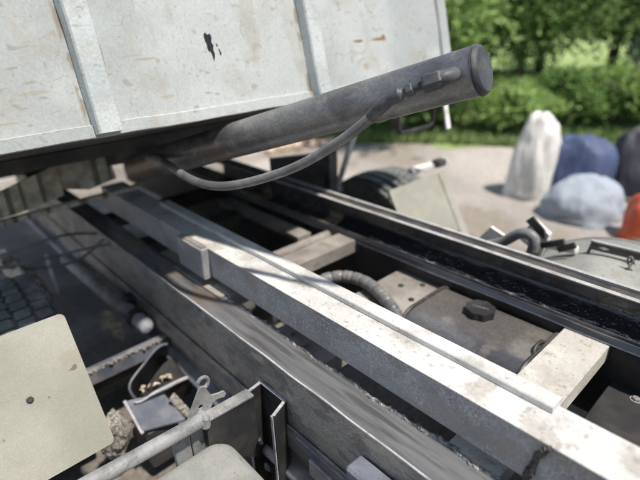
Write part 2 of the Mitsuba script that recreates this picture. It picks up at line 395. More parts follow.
def yard(p, n, uv):
    c = mix(c3(.27, .25, .235), c3(.38, .355, .335), smoothstep(.35, .65, fbm(p.x * .6, p.y * .6, 0.0, 4)))
    c = mix(c, c3(.20, .17, .13), .6 * smoothstep(.52, .68, fbm(p.x * 1.7, p.y * 1.7, 4.0, 4)))
    return c * (.75 + .5 * fbm(p.x * 30, p.y * 30, 0.0, 3))
mat('yard_ground', yard, .9)
def shaded(p, n, uv):
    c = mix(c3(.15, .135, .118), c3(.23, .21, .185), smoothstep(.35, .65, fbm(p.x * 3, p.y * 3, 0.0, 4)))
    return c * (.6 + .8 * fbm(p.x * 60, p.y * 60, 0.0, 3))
mat('shaded_soil', shaded, .9)  # shade beneath the truck painted into the soil colour; also cuts bounced light
mat('grass_green', lambda p, n, uv: mix(c3(.14, .22, .06), c3(.28, .35, .14), fbm(p.x * 1.3, p.y * 1.3, 3.0, 3)), .8)
for nm, a, b in (('leaf_bright', (.26, .40, .13), (.40, .54, .22)), ('leaf_mid', (.14, .26, .08), (.26, .39, .14)), ('leaf_dark', (.09, .17, .055), (.16, .26, .085))):
    scene[nm] = {'type': 'principledthin', 'roughness': .6, 'diff_trans': .9,
                 'base_color': proc((lambda a, b: lambda p, n, uv: mix(a, b, noise(p.x * 7, p.y * 7, p.z * 7)))(opc(a), opc(b)))}
mat('bark', (.10, .08, .06), .9)
mat('cab_paint', (.06, .10, .07), .35, coat=.4)
mat('car_blue', (.06, .085, .17), .6)
mat('car_glass', (.16, .20, .25), .12, spec=.9)
mat('sheet_grey', (.30, .34, .40), .7)
mat('sheet_dark', (.06, .06, .075), .7)
mat('rubble', worn_paint((.34, .30, .28), (.46, .42, .40), (.26, .21, .18), 1.0, .6, 40), .9)
mat('red_plastic', (.55, .09, .035), .45)
mat('wall_white', worn_paint((.66, .65, .62), (.76, .75, .72), (.50, .46, .40), .6, .4, 40), .8)

# ------------------------------------------------------------------ the ground and what lies far behind
GZ = -1.87
def sheet(x0, x1, y0, y1, z, nx, ny, amp, seed, f=.5):
    xs, ys = np.linspace(x0, x1, nx), np.linspace(y0, y1, ny)
    X, Y = np.meshgrid(xs, ys)
    V = np.column_stack([X.ravel(), Y.ravel(), np.full(X.size, z)])
    V[:, 2] += (meshkit.fbm(V * [f, f, 0], 3, seed) - .5) * amp
    i = (np.arange(ny - 1)[:, None] * nx + np.arange(nx - 1)).ravel()
    return trimesh.Trimesh(V, np.vstack([np.stack([i, i + 1, i + nx + 1], 1), np.stack([i, i + nx + 1, i + nx], 1)]), process=False)
solo('ground', sheet(-150, 250, -150, 250, GZ - .03, 2, 2, 0, 1), 'yard_ground', 'pale dusty yard ground', kind='structure')
solo('soil', sheet(-7.5, 3.6, -6.5, 7.5, GZ, 100, 120, .03, 2, 3), 'shaded_soil', 'dark oily soil under the truck, shade painted into its colour', kind='structure', smooth=True)

# ------------------------------------------------------------------ the tipping bed
def bedp(x, u, v):
    """bed-local: u towards the tail along the floor, v up the front board"""
    x, u, v = np.broadcast_arrays(np.asarray(x, float), u, v)
    return np.stack([x, BY + u * math.cos(BT) + v * math.sin(BT), BZ - u * math.sin(BT) + v * math.cos(BT)], -1)
def bedbox(x0, x1, u0, u1, v0, v1, b=.003):
    m = box(x0, x1, u0, u1, v0, v1, b)
    m.vertices = bedp(m.vertices[:, 0], m.vertices[:, 1], m.vertices[:, 2])
    return m
bed = thing('tipper_bed', 'off-white raised tipper bed with ribbed front board, scraped paint and small rust stains', 'tipper bed')
def board():
    nx, nv = 150, 56
    xs, vs = np.linspace(.18, 2.52, nx), np.linspace(.012, .86, nv)
    X, Vv = np.meshgrid(xs, vs)
    q = np.column_stack([X.ravel(), 0 * X.ravel(), Vv.ravel()])
    d = (meshkit.fbm(q * [2.6, 1, 3.2], 3, 4) - .5) * .016 + (meshkit.fbm(q * [11, 1, 11], 2, 8) - .5) * .003
    P = bedp(q[:, 0], d + .004, q[:, 2])
    B = bedp(q[:, 0], d + .010, q[:, 2])
    i = (np.arange(nv - 1)[:, None] * nx + np.arange(nx - 1)).ravel()
    Ff = np.vstack([np.stack([i, i + 1, i + nx + 1], 1), np.stack([i, i + nx + 1, i + nx], 1)])
    n = len(P)
    edge = np.concatenate([np.arange(nx), nx * np.arange(1, nv) + nx - 1, (nv - 1) * nx + np.arange(nx - 2, -1, -1), nx * np.arange(nv - 2, 0, -1)])
    e1 = np.roll(edge, -1)
    return trimesh.Trimesh(np.vstack([P, B]), np.vstack([Ff, Ff[:, ::-1] + n, np.stack([edge, edge + n, e1 + n], 1), np.stack([edge, e1 + n, e1], 1)]), process=False)
part(bed, 'front_board', board(), 'bed_paint', smooth=True)
# lower lip: a folded strip a few millimetres proud, its top edge showing as a fine line
lip = box(.18, 2.52, -.0085, .03, .0, .042, .002)
lip = lip.subdivide_to_size(.06)
lip.vertices[:, 2] += (meshkit.noise(lip.vertices * [9, 0, 0], 3) - .5) * .004
lip.vertices = bedp(lip.vertices[:, 0], lip.vertices[:, 1], lip.vertices[:, 2])
part(bed, 'bottom_lip', lip, 'bed_paint', smooth=25)
def rib(x0, x1, h, v0, v1, slope=.003):
    prof = Polygon([(x0 - slope, -.006), (x0, h - .008), (x0 + .006, h), (x1 - .006, h), (x1, h - .008), (x1 + slope * .6, -.006)])
    ring = np.asarray(shapely.segmentize(rounded(prof, .004), .02).exterior.coords)[:-1]
    ys = np.linspace(v0, v1, 24)
    n = len(ring); V = []
    for y in ys:
        w = (meshkit.noise(np.column_stack([ring[:, 0] * 8, np.full(n, y * 9), ring[:, 1] * 8]), 5) - .5) * .004
        V.append(bedp(ring[:, 0] + w, -ring[:, 1] - w * .5, np.full(n, y)))
    V = np.vstack(V); k = np.arange(n); k1 = (k + 1) % n; Fs = []
    for i in range(len(ys) - 1):
        Fs += [np.stack([i * n + k, i * n + k1, (i + 1) * n + k1], 1), np.stack([i * n + k, (i + 1) * n + k1, (i + 1) * n + k], 1)]
    v2, f2 = trimesh.creation.triangulate_polygon(Polygon(ring), engine='earcut')
    from scipy.spatial import cKDTree
    f2 = cKDTree(ring).query(v2)[1][f2]
    Fs += [f2, f2 + (len(ys) - 1) * n]
    m = trimesh.Trimesh(V, np.vstack(Fs), process=False); m.fix_normals()
    return m
part(bed, 'rib', rib(.522, .600, .05, .010, .86), 'rib_paint')
part(bed, 'rib', rib(1.482, 1.557, .05, .015, .86), 'rib_paint')
part(bed, 'corner_post', bedbox(2.495, 2.575, -.014, .10, .012, .87, .006), 'bed_paint')
part(bed, 'corner_post', bedbox(.125, .190, -.030, .10, .0, .87, .006), 'bed_paint')
part(bed, 'side_board', bedbox(2.525, 2.550, .10, 3.3, .01, .86), 'bed_paint')
part(bed, 'side_board', bedbox(.150, .175, .10, 3.3, .01, .86), 'bed_paint')
part(bed, 'floor', bedbox(.18, 2.52, .03, 3.3, .002, .010), 'under_black')
for x in (.93, 1.71): part(bed, 'floor_beam', bedbox(x, x + .07, .75, 3.25, -.11, .0), 'under_black')
for u in np.arange(.62, 3.2, .42): part(bed, 'floor_cross_member', bedbox(.2, 2.5, u, u + .05, -.055, .0), 'under_black')
part(bed, 'tailboard', bedbox(.18, 2.52, 3.3, 3.33, .0, .86), 'bed_paint')
part(bed, 'glare_plate', bedbox(2.452, 2.492, -.004, .010, -.285, .02, .002), 'white_paint')  # added white plate imitating the overexposed surroundings beside the tie loop
mk = Polygon([(1.004, .300), (1.012, .309), (1.02, .300), (1.031, .304), (1.036, .29), (1.03, .272), (1.037, .262), (1.031, .246), (1.034, .23), (1.028, .212), (1.024, .206), (1.022, .226), (1.018, .244), (1.013, .238), (1.008, .252), (1.009, .27), (1.005, .28)])
mkd = trimesh.creation.extrude_polygon(mk, .0012, engine='earcut').subdivide_to_size(.01)
def on_board(m, lift):
    v = m.vertices
    q = np.column_stack([v[:, 0], 0 * v[:, 0], v[:, 1]])
    d = (meshkit.fbm(q * [2.6, 1, 3.2], 3, 4) - .5) * .016 + (meshkit.fbm(q * [11, 1, 11], 2, 8) - .5) * .003 + .004
    m.vertices = bedp(v[:, 0], d - lift - v[:, 2], v[:, 1]); return m
pm = part(bed, 'paint_mark', on_board(mkd, .0006), 'black_mark', smooth=False, label='small black paint blot with a running drip')
for cx, cv, r in ((1.052, .262, .004), (1.058, .244, .0035), (1.06, .232, .005)):
    m = trimesh.creation.extrude_polygon(affinity.scale(Point(cx, cv).buffer(r, quad_segs=4), .7, 1.5), .001, engine='earcut')
    part(bed, 'paint_mark', on_board(m, .0006), 'black_mark', smooth=False)
# tie loop hanging under the far end of the front board
lp = [(2.10, -.06), (2.10, -.275), (2.115, -.29), (2.425, -.29), (2.44, -.275), (2.44, -.06)]
part(bed, 'tie_loop', tube([(x, BY + .02, BZ + v) for x, v in [(2.115, .01), (2.115, -.12), (2.117, -.235), (2.135, -.257), (2.20, -.26), (2.40, -.26), (2.432, -.252), (2.44, -.225), (2.44, -.10), (2.44, .01)]], .011, 10), 'black_steel')

# ------------------------------------------------------------------ the hoist's long members
sub = thing('hoist_subframe', 'pale-topped pair of long steel channels running back under the raised bed', 'subframe')
YS = np.concatenate([np.arange(-1.2, 3.0, .06), [3.0]])
near = Polygon([(.910, -1.040), (.910, -.900), (1.050, -.900), (1.050, -.912), (.922, -.912), (.922, -1.028), (1.005, -1.028), (1.005, -1.040)])
def split_near():
    web = rounded(Polygon([(.910, -1.040), (.910, -.9035), (.922, -.9035), (.922, -1.028), (1.005, -1.028), (1.005, -1.040)]), .002)
    top = rounded(Polygon([(.9075, -.9030), (.9095, -.9000), (1.048, -.9000), (1.050, -.903), (1.050, -.911), (.9225, -.911), (.9225, -.9032)]), .0012)
    return web, top
wpoly, tpoly = split_near()
b1 = part(sub, 'channel', loft_y(wpoly, YS, .0022, 3), 'beam_web', label='left channel with a speckled grey side and pale top')
part(b1, 'top_flange', loft_y(tpoly, YS, .0018, 3), 'beam_top', label='pale worn paint on the top face')
ys2 = np.concatenate([np.arange(.285, 2.4, .05), [2.4]])
part(b1, 'wear_strip', loft_y(rounded(Polygon([(1.008, -.8995), (1.008, -.8830), (1.011, -.8800), (1.059, -.8800), (1.062, -.8830), (1.062, -.8995)]), .001), ys2, .0016, 9), 'strip_paint')
# the weld scar and a chipped weld spot on the web
wz = np.linspace(-.905, -1.035, 26)
wv = np.column_stack([.906 + .002 * RNG.standard_normal(26), .262 + .018 * np.linspace(0, 1, 26) + .003 * RNG.standard_normal(26), wz])
wv[:8, 1] -= .014 * np.linspace(1, 0, 8)
part(b1, 'weld_bead', tube(spline(wv, 60), .0075 + .002 * np.sin(np.arange(60) * 1.9), 10), 'dark_steel')
part(b1, 'weld_bead', tube([(.908, .155, -.985), (.906, .170, -.990), (.907, .188, -.985), (.908, .2, -.992)], .005, 8), 'dark_steel')
part(sub, 'stop_block', box(.872, .9085, 1.735, 1.965, -1.045, -.896, .004), 'beam_web', label='small rectangular stop block welded to the channel side')
part(sub, 'stop_block_cap', box(.880, .9085, 1.745, 1.955, -.8955, -.890, .002), 'tan_dust')
# right-hand channel, open towards us: its inside is black and wet
fweb = rounded(Polygon([(1.778, -.904), (1.790, -.904), (1.790, -1.050), (1.690, -1.050), (1.690, -1.040), (1.778, -1.040)]), .002)
b2 = part(sub, 'channel', loft_y(fweb, YS, .0022, 13), 'wet_web', label='right channel, its open black inside wet with grease')
part(b2, 'top_flange', loft_y(rounded(Polygon([(1.708, -.9030), (1.7925, -.9030), (1.7925, -.9060), (1.7775, -.9060), (1.7775, -.914), (1.708, -.914)]), .0012), YS, .0018, 13), 'dark_steel', label='dark grooved top face between two worn pale edges')
part(b2, 'wear_strip', loft_y(rounded(Polygon([(1.772, -.9026), (1.772, -.891), (1.791, -.891), (1.791, -.9026)]), .001), YS[2:], .0014, 19), 'edge_dust')
part(b2, 'wear_strip', loft_y(rounded(Polygon([(1.706, -.912), (1.706, -.898), (1.728, -.898), (1.728, -.9027), (1.7075, -.9027), (1.7075, -.912)]), .001), YS[2:], .0014, 29), 'edge_dust')
def bead(x, z, y0, y1, r, seed, n):
    rg = np.random.default_rng(seed)
    ys = np.linspace(y0, y1, n)
    q = np.column_stack([0 * ys, ys, 0 * ys])
    xx = x + (meshkit.fbm(q * 22, 3, seed) - .5) * .030
    zz = z + (meshkit.fbm(q * 26, 2, seed + 3) - .5) * .006
    rr = r * (.35 + 1.4 * meshkit.fbm(q * 45, 3, seed + 7))
    m = tube(np.column_stack([xx, ys, zz]), rr, 9)
    m.vertices += np.column_stack([meshkit.fbm(m.vertices * 160, 3, seed + k) - .5 for k in (1, 2, 3)]) * .012
    return m
def grease_layer():
    ny, nx = 1500, 26
    ys = np.linspace(-1.1, 1.75, ny); t = np.linspace(0, 1, nx)
    Y, Tt = np.meshgrid(ys, t, indexing='ij')
    X = 1.777 - .080 * Tt ** 1.5; Z = -.985 - .055 * Tt ** .7
    q = np.column_stack([X.ravel() * 1.6, Y.ravel(), Z.ravel() * 1.6])
    d = (meshkit.fbm(q * 150, 2, 41) - .5) * .0085 * np.clip(Tt.ravel() * 2.2 - .5, .12, 1) + (meshkit.fbm(q * 14, 2, 42) - .5) * .005
    w = np.sin(np.pi * np.clip(Tt.ravel(), .04, .96))
    V = np.column_stack([X.ravel(), Y.ravel(), Z.ravel()]) + np.outer(d * w, (-.7, 0, .7))
    i = (np.arange(ny - 1)[:, None] * nx + np.arange(nx - 1)).ravel()
    return trimesh.Trimesh(V, np.vstack([np.stack([i, i + 1, i + nx + 1], 1), np.stack([i, i + nx + 1, i + nx], 1)]), process=False)
part(b2, 'grease_layer', grease_layer(), 'wet_grease', smooth=True, label='lumpy black wet grease in the corner of the channel')
part(b2, 'grease_ridge', bead(1.702, -1.039, -1.0, 1.5, .0045, 6, 420), 'grease_bead')

# ------------------------------------------------------------------ the chassis frame
ch = thing('chassis_frame', 'dark greasy truck chassis rails with cross members under the tipper bed', 'chassis frame')
YR = np.concatenate([np.arange(-1.2, 4.8, .07), [4.8]])
nr = rounded(Polygon([(.775, -1.400), (.775, -1.096), (.780, -1.0945), (.786, -1.102), (.786, -1.400)]), .001)
r1 = part(ch, 'side_rail', loft_y(nr, YR, .0022, 23), 'rail_web', label='left side rail, brown dusty web and greasy top flange')
part(r1, 'top_flange', loft_y(rounded(Polygon([(.7735, -1.0940), (.7755, -1.0900), (.900, -1.0900), (.902, -1.094), (.902, -1.100), (.7865, -1.100), (.7735, -1.0945)]), .0012), YR, .0028, 33), 'grease', label='blue-black streaked grease on the top flange')
part(r1, 'worn_edge', tube(np.column_stack([.7755 + .0012 * np.sin(YR * 23), YR, -1.0905 + .001 * np.sin(YR * 17)]), .0034, 8), 'edge_steel')
part(r1, 'grease_ridge', bead(.896, -1.091, -1.0, 1.75, .0058, 11, 900), 'grease_bead', label='ragged pale grease squeezed along the inner edge')
part(r1, 'lower_web', loft_y(rounded(Polygon([(.763, -1.430), (.763, -1.322), (.769, -1.322), (.769, -1.420), (.88, -1.420), (.88, -1.430)]), .002), YR, .002, 43), 'rail_web')
fr = rounded(Polygon([(1.925, -1.43), (1.925, -1.095), (1.80, -1.095), (1.80, -1.105), (1.912, -1.105), (1.912, -1.43)]), .002)
part(ch, 'side_rail', loft_y(fr, YR, .002, 53), 'dark_steel')
part(ch, 'rail_lining', loft_y(rounded(Polygon([(1.700, -1.056), (1.700, -1.066), (1.690, -1.086), (1.698, -1.094), (1.790, -1.094), (1.790, -1.056)]), .003), YR, .0015, 63), 'grease', label='greasy strip between right channel and rail')
for ex, ez in ((1.697, -1.057), (1.690, -1.086)): part(ch, 'worn_edge', tube(np.column_stack([ex + 0 * YR, YR, ez + .0015 * np.sin(YR * 9 + ex * 90)]), .0028, 8), 'edge_steel')
part(ch, 'rail_lining', loft_y(rounded(Polygon([(1.712, -1.10), (1.706, -1.16), (1.72, -1.44), (1.76, -1.44), (1.76, -1.10)]), .003), YR, .002, 73), 'black_steel')

def crossmember(y0, y1, z, bs, x0=.80, x1=1.735, ragged=0):
    prof = Polygon([(y0, z - .07), (y0, z), (y1, z), (y1, z - .07), (y1 - .008, z - .07), (y1 - .008, z - .008), (y0 + .008, z - .008), (y0 + .008, z - .07)])
    m = loft_y(rounded(prof, .002), np.linspace(x0, x1, 24), .0012, int(y0 * 100))
    v = m.vertices.copy(); m.vertices = np.column_stack([v[:, 1], v[:, 0], v[:, 2]]); m.invert()
    return m
part(ch, 'cross_member', crossmember(1.590, 1.718, -1.073, 0, .904), 'tan_dust')
part(ch, 'cross_member', crossmember(.345, .502, -1.092, 0, .904), 'cream_paint')
x3 = part(ch, 'cross_member', crossmember(1.045, 1.305, -1.150, 0, .80, 1.735), 'tan_dust')
for x, y in ((1.50, 1.27), (1.585, 1.20), (1.66, 1.13), (1.52, 1.09)): part(x3, 'bolt', bolt((x, y, -1.150), (0, 0, 1), .010), 'dark_steel')
gs = Polygon([(.0, 0), (.10, 0), (.12, .05), (.12, .15), (0, .15)]).difference(Point(.055, .075).buffer(.013))
part(ch, 'gusset_plate', extr(gs, (.885, 1.135, -1.105), (1, 0, 0), (0, 1, 0), .008), 'tan_dust')
part(ch, 'gusset_plate', box(.868, .93, 1.62, 2.03, -1.0895, -1.080, .002), 'tan_dust')
part(ch, 'long_bar', obox((1.60, 1.90, -1.125), (1.61, 2.75, -1.125), .095, .03), 'tan_dust')
part(ch, 'cross_tube', tube([(1.05, 1.80, -1.11), (1.70, 1.80, -1.11)], .028, 18), 'tan_dust')
for y in (2.45, 3.0): part(ch, 'cross_member', crossmember(y, y + .12, -1.12, 0), 'dark_steel')

cvp = part(ch, 'cover_plate', box(1.06, 1.79, -.60, .315, -1.26, -1.245, .004), 'black_steel')
part(cvp, 'bolt', bolt((1.667, .221, -1.2448), (0, 0, 1), .014, .010), 'tan_dust')
# brackets at the left rail
part(ch, 'outrigger_bar', obox((.16, 2.072, -1.50), (.774, 2.072, -1.50), .05, .075, .004), 'blue_steel')
ob = np.column_stack([np.linspace(.17, .77, 90), 2.050 + .006 * RNG.standard_normal(90), -1.458 + .004 * RNG.standard_normal(90)])
part(ch, 'mud_ridge', tube(ob, .0055 + .002 * RNG.random(90), 8), 'tan_dust')
# crossing outrigger plates at the tail of the left rail
pl = Polygon([(.10, -.90), (.10, -.80), (.376, -.745), (.641, -.672), (.650, -.84), (.40, -.882)])
part(ch, 'outrigger_plate', extr(pl, (0, 2.80, 0), (1, 0, 0), (0, 0, 1), .012), 'drip_paint', label='cream plate with dark paint runs')
pl = Polygon([(.655, -.82), (.645, -.675), (.93, -.575), (.965, -.83), (.80, -.86)])
part(ch, 'outrigger_plate', extr(pl, (0, 2.86, 0), (1, 0, 0), (0, 0, 1), .012), 'drip_paint')
part(ch, 'outrigger_bar', obox((.05, 2.80, -.915), (1.08, 2.80, -.892), .05, .024), 'drip_paint')

# ------------------------------------------------------------------ hydraulic ram and its hose
CA, CB = np.array([1.256, .709, -.138]), np.array([1.004, 1.867, -.504])
CD = (CB - CA) / np.linalg.norm(CB - CA); CL = 1.75
ram = thing('hydraulic_cylinder', 'thick dark steel hydraulic ram lying across the frame with a flat end cap', 'hydraulic cylinder')
u_, v_, _ = frame(CD)
R0 = .0685
part(ram, 'barrel', lathe(CA, CB, [(.0125, R0 - .004), (.0135, R0), (.4, R0), (.9, R0), (CL, R0), (CL, 0)], 56), 'cylinder_steel')
cap = part(ram, 'end_cap', lathe(CA, CB, [(-.004, 0), (-.004, R0 - .010), (-.001, R0 - .0055), (.003, R0 - .002), (.008, R0 + .0004), (.011, R0 - .001), (.013, R0 - .006)], 56), 'cap_steel')
part(ram, 'weld_ring', lathe(CA, CB, [(.010, R0 - .004), (.012, R0 + .0015), (.0145, R0 + .002), (.017, R0 - .002)], 56), 'cap_steel')

hose = thing('hydraulic_hose', 'black rubber hydraulic hose curving down from the ram with a crimped fitting', 'hose')
HP = spline([(1.125, .764, -.157), (1.103, .804, -.172), (1.085, .839, -.189), (1.071, .872, -.206), (1.057, .932, -.259), (1.031, .994, -.316), (1.009, 1.081, -.377), (.976, 1.177, -.436),
             (.933, 1.288, -.487), (.887, 1.395, -.525), (.849, 1.504, -.547), (.829, 1.613, -.547), (.832, 1.734, -.540), (.850, 1.871, -.535), (.88, 2.13, -.56)], 160)
part(hose, 'hose', tube(HP[20:], .0160, 24), 'rubber_hose')
fr_ = np.interp(np.arange(14), [0, 1, 2, 3, 4, 5, 6, 9, 10, 12, 13], [.012, .0205, .0212, .0212, .0182, .0182, .0205, .0205, .0185, .0185, .0160])
part(hose, 'ferrule', tube(HP[10:24], fr_, 26), 'fitting_steel')
def hexa(a, b, r, ch=.12):
    d = (b - a); L = np.linalg.norm(d); d = d / L
    return tube_exact([a, a, a + d * L * ch, b - d * L * ch, b, b], [0, r * .88, r, r, r * .88, 0], d, 6)
part(hose, 'neck', tube(HP[4:12], .0115, 16), 'fitting_steel')
part(hose, 'small_nut', hexa(HP[7], HP[9], .0195), 'fitting_steel', smooth=False)
nd = (HP[5] - HP[1]) / np.linalg.norm(HP[5] - HP[1])
part(hose, 'hex_nut', hexa(HP[0] - nd * .012, HP[0] + nd * .040, .0262), 'fitting_steel', smooth=False)
part(hose, 'elbow', tube(spline([HP[0], HP[0] - nd * .016 + [.002, 0, 0], HP[0] - nd * .026 + [.014, .004, 0], HP[0] - nd * .028 + [.045, .016, 0]], 16), .0205, 20), 'fitting_steel')
part(ram, 'port_boss', lathe((1.225, .820, -.168), (1.170, .768, -.153), [(0, .0), (0, .032), (.030, .032), (.044, .026), (.044, 0)], 30), 'cylinder_steel')

cab = thing('truck_cab', 'dark green truck cab in front of the frame', 'cab')
cabp = Polygon([(-3.0, -1.3), (-3.0, -.1), (-2.75, .95), (-1.25, 1.0), (-1.15, .9), (-1.12, -1.3)])
cm = trimesh.creation.extrude_polygon(cabp, 2.1, engine='earcut'); cv_ = cm.vertices.copy(); cm.vertices = np.column_stack([cv_[:, 2] + .42, cv_[:, 0], cv_[:, 1]]); cm.fix_normals()
part(cab, 'shell', cm, 'cab_paint', smooth=False)
part(cab, 'rear_window', box(.9, 2.0, -1.135, -1.112, .15, .65, .005), 'car_glass')
# ------------------------------------------------------------------ oil tank and corrugated hose
tank = thing('oil_tank', 'dusty black oil tank with a round screw cap between the channels', 'oil tank')
tp = Polygon([(1.425, -1.40), (1.425, -1.195), (1.625, -1.195), (1.625, -1.40)]).buffer(.085, quad_segs=10)
tb = rounded(tp, .0)
part(tank, 'body', loft_y(tb, np.linspace(.52, 1.01, 20), .002, 83, step=.05), 'tank_side', smooth=40)

# filler cap, eight-lobed, with a worn raised legend that can no longer be read
fc = Polygon([((.055 + .0028 * math.cos(8 * t)) * math.cos(t), (.055 + .0028 * math.cos(8 * t)) * math.sin(t)) for t in np.linspace(0, 2 * math.pi, 96, endpoint=False)]).buffer(.004).buffer(-.001)
def stack(poly, steps, o):
    ms = []
    for (z0, z1, k0) in steps:
        m = trimesh.creation.extrude_polygon(affinity.scale(poly, k0, k0), z1 - z0, engine='earcut'); m.apply_translation([o[0], o[1], o[2] + z0]); ms.append(m)
    return cat_(*ms)
FX, FY, FZ = 1.575, .790, -1.1155
fk = part(tank, 'filler_cap', stack(fc, [(0, .008, .80), (.008, .034, 1.0), (.034, .037, .965)], (FX, FY, FZ)), 'black_steel')
ms = []
for i in range(9):
    a = -.030 + i * .0075
    h = .0055 + .003 * RNG.random()
    ms.append(box(FX - h / 2, FX + h / 2, FY + a - .0016, FY + a + .0016, FZ + .0365, FZ + .0385, .0005))
rl = cat_(*ms); rl.apply_transform(trimesh.transformations.rotation_matrix(.25, (0, 0, 1), (FX, FY, 0)))
part(fk, 'raised_legend', rl, 'galvanised', kind='stuff')
# rolled rims at the tank's ends
for y in (.515, 1.012):
    rim = np.asarray(shapely.segmentize(tp.buffer(.002), .03).exterior.coords)
    part(tank, 'end_rim', tube(np.column_stack([rim[:, 0], np.full(len(rim), y), rim[:, 1]]), .009, 8, caps=False), 'dark_steel')
part(tank, 'end_handle', tube(spline([(1.48, .51, -1.135), (1.485, .522, -1.10), (1.56, .522, -1.10), (1.565, .51, -1.135)], 24), .007, 10), 'dark_steel')

ch_h = thing('corrugated_hose', 'grey hose in a ribbed spiral guard arching between the channels', 'hose')
gp = spline([(1.20, 1.56, -1.20), (1.30, 1.50, -1.145), (1.405, 1.430, -1.118), (1.440, 1.310, -1.108), (1.415, 1.190, -1.108), (1.375, 1.075, -1.130), (1.320, .97, -1.175), (1.27, .86, -1.23), (1.24, .74, -1.30)], 200)
part(ch_h, 'hose', tube(gp, .024, 20), 'rubber_hose')
seg = 10; i0 = 14; gap_ = 10
while i0 + seg < 190:
    q = gp[i0:i0 + seg]
    rr = np.array([.0250, .0278, .0282, .0283, .0283, .0283, .0283, .0282, .0278, .0250])
    part(ch_h, 'guard_ring', tube(q, rr, 22), 'hose_guard'); i0 += gap_

# ------------------------------------------------------------------ left of the frame
part(ch, 'rail_lip', loft_y(rounded(Polygon([(.748, -1.528), (.736, -1.536), (.733, -1.550), (.740, -1.562), (.85, -1.566), (.85, -1.526)]), .006), YR, .002, 93), 'lip_steel')
part(ch, 'lower_web', loft_y(rounded(Polygon([(.792, -1.54), (.792, -1.432), (.802, -1.432), (.802, -1.54)]), .001), YR, .001, 97), 'rail_web')
# upright channel welded to the rail: two legs and a back, bright cut edges
def upright(pts, z0, z1, th):
    from shapely.geometry import LineString
    pg = LineString(pts).buffer(th / 2, cap_style=2, join_style=2)
    m = trimesh.creation.extrude_polygon(pg, z1 - z0, engine='earcut'); m.apply_translation([0, 0, z0]); return m
UP = [(.694, 1.190), (.766, 1.200), (.767, 1.062), (.694, 1.034)]
br = part(ch, 'upright_channel', upright(UP, -1.80, -1.222, .010), 'black_steel', label='black upright channel with bright cut edges')
part(br, 'cut_edge', upright(UP, -1.2215, -1.2185, .0115), 'edge_steel')
for (x, y) in (UP[0], UP[3]): part(br, 'cut_edge', box(x - .0075, x - .0035, y - .007, y + .006, -1.80, -1.217, .001), 'edge_steel')
part(br, 'bolt', bolt((.690, 1.12, -1.40), (-1, 0, 0), .010), 'galvanised')
part(br, 'bolt', bolt((.694, 1.10, -1.52), (-1, 0, 0), .012), 'galvanised')
part(ch, 'junction_box', box(.700, .770, .42, .700, -1.36, -1.180, .008), 'blue_steel')
part(ch, 'spacer_plate', box(.752, .772, .73, .93, -1.46, -1.385, .004), 'edge_steel')
part(ch, 'spacer_plate', box(.756, .774, .75, 1.0, -1.375, -1.335, .004), 'blue_steel')
sc_ = thing('side_cylinder', 'dusty metal cylinder lying along the outside of the left rail', 'cylinder')
SA, SB = (.705, 2.105, -1.392), (.712, 3.45, -1.490)
part(sc_, 'barrel', lathe(SA, SB, [(.13, .030), (.14, .042), (.9, .042), (1.35, .042), (1.35, 0)], 30), 'galvanised')
part(sc_, 'collar', lathe(SA, SB, [(.105, .034), (.107, .049), (.155, .049), (.157, .040)], 30), 'black_steel')
part(sc_, 'end_piece', lathe(SA, SB, [(-.012, 0), (-.010, .020), (0, .034), (.02, .040), (.10, .040), (.112, .034)], 30), 'bright_steel')
part(sc_, 'mount', box(.715, .772, 2.36, 2.44, -1.47, -1.35, .006), 'black_steel')
# grab rail: a grey pipe in front of an angle bracket
gr = thing('grab_rail', 'grey speckled steel pipe running out from the rail above the grey cover', 'rail')
gpp = spline([(.69, 1.150, -1.178), (.505, 1.150, -1.180), (.30, 1.150, -1.172), (.05, 1.148, -1.158), (-.25, 1.14, -1.14)], 60)
part(gr, 'pipe', tube(gpp[12:], .0235, 26), 'galvanised')
part(gr, 'angle_bracket', extr(Polygon([(.500, -1.300), (.505, -1.196), (.690, -1.204), (.694, -1.50), (.62, -1.44)]), (0, 1.143, 0), (1, 0, 0), (0, 0, 1), .006), 'black_steel')
part(gr, 'top_edge', obox((.503, 1.160, -1.190), (.692, 1.160, -1.198), .046, .010, .002), 'galvanised')
part(gr, 'clamp', obox((.485, 1.150, -1.183), (.515, 1.150, -1.184), .056, .056, .010), 'galvanised')
tb_ = Polygon([(.448, -1.205), (.515, -1.090), (.521, -1.084), (.536, -1.086), (.541, -1.098), (.556, -1.138), (.580, -1.146), (.604, -1.150), (.610, -1.160), (.602, -1.172), (.575, -1.164), (.556, -1.168), (.530, -1.215)]).difference(Point(.512, -1.158).buffer(.009))
part(gr, 'eye', tube(np.array([(.557 + .020 * math.cos(t), 1.235, -1.118 + .022 * math.sin(t)) for t in np.linspace(-2.2, 2.6, 24)]), .007, 10), 'galvanised')
part(gr, 'hooked_plate', extr(tb_.buffer(-.003).buffer(.003), (0, 1.185, 0), (1, 0, 0), (0, 0, 1), .009), 'galvanised', label='hooked triangular plate with a hole')

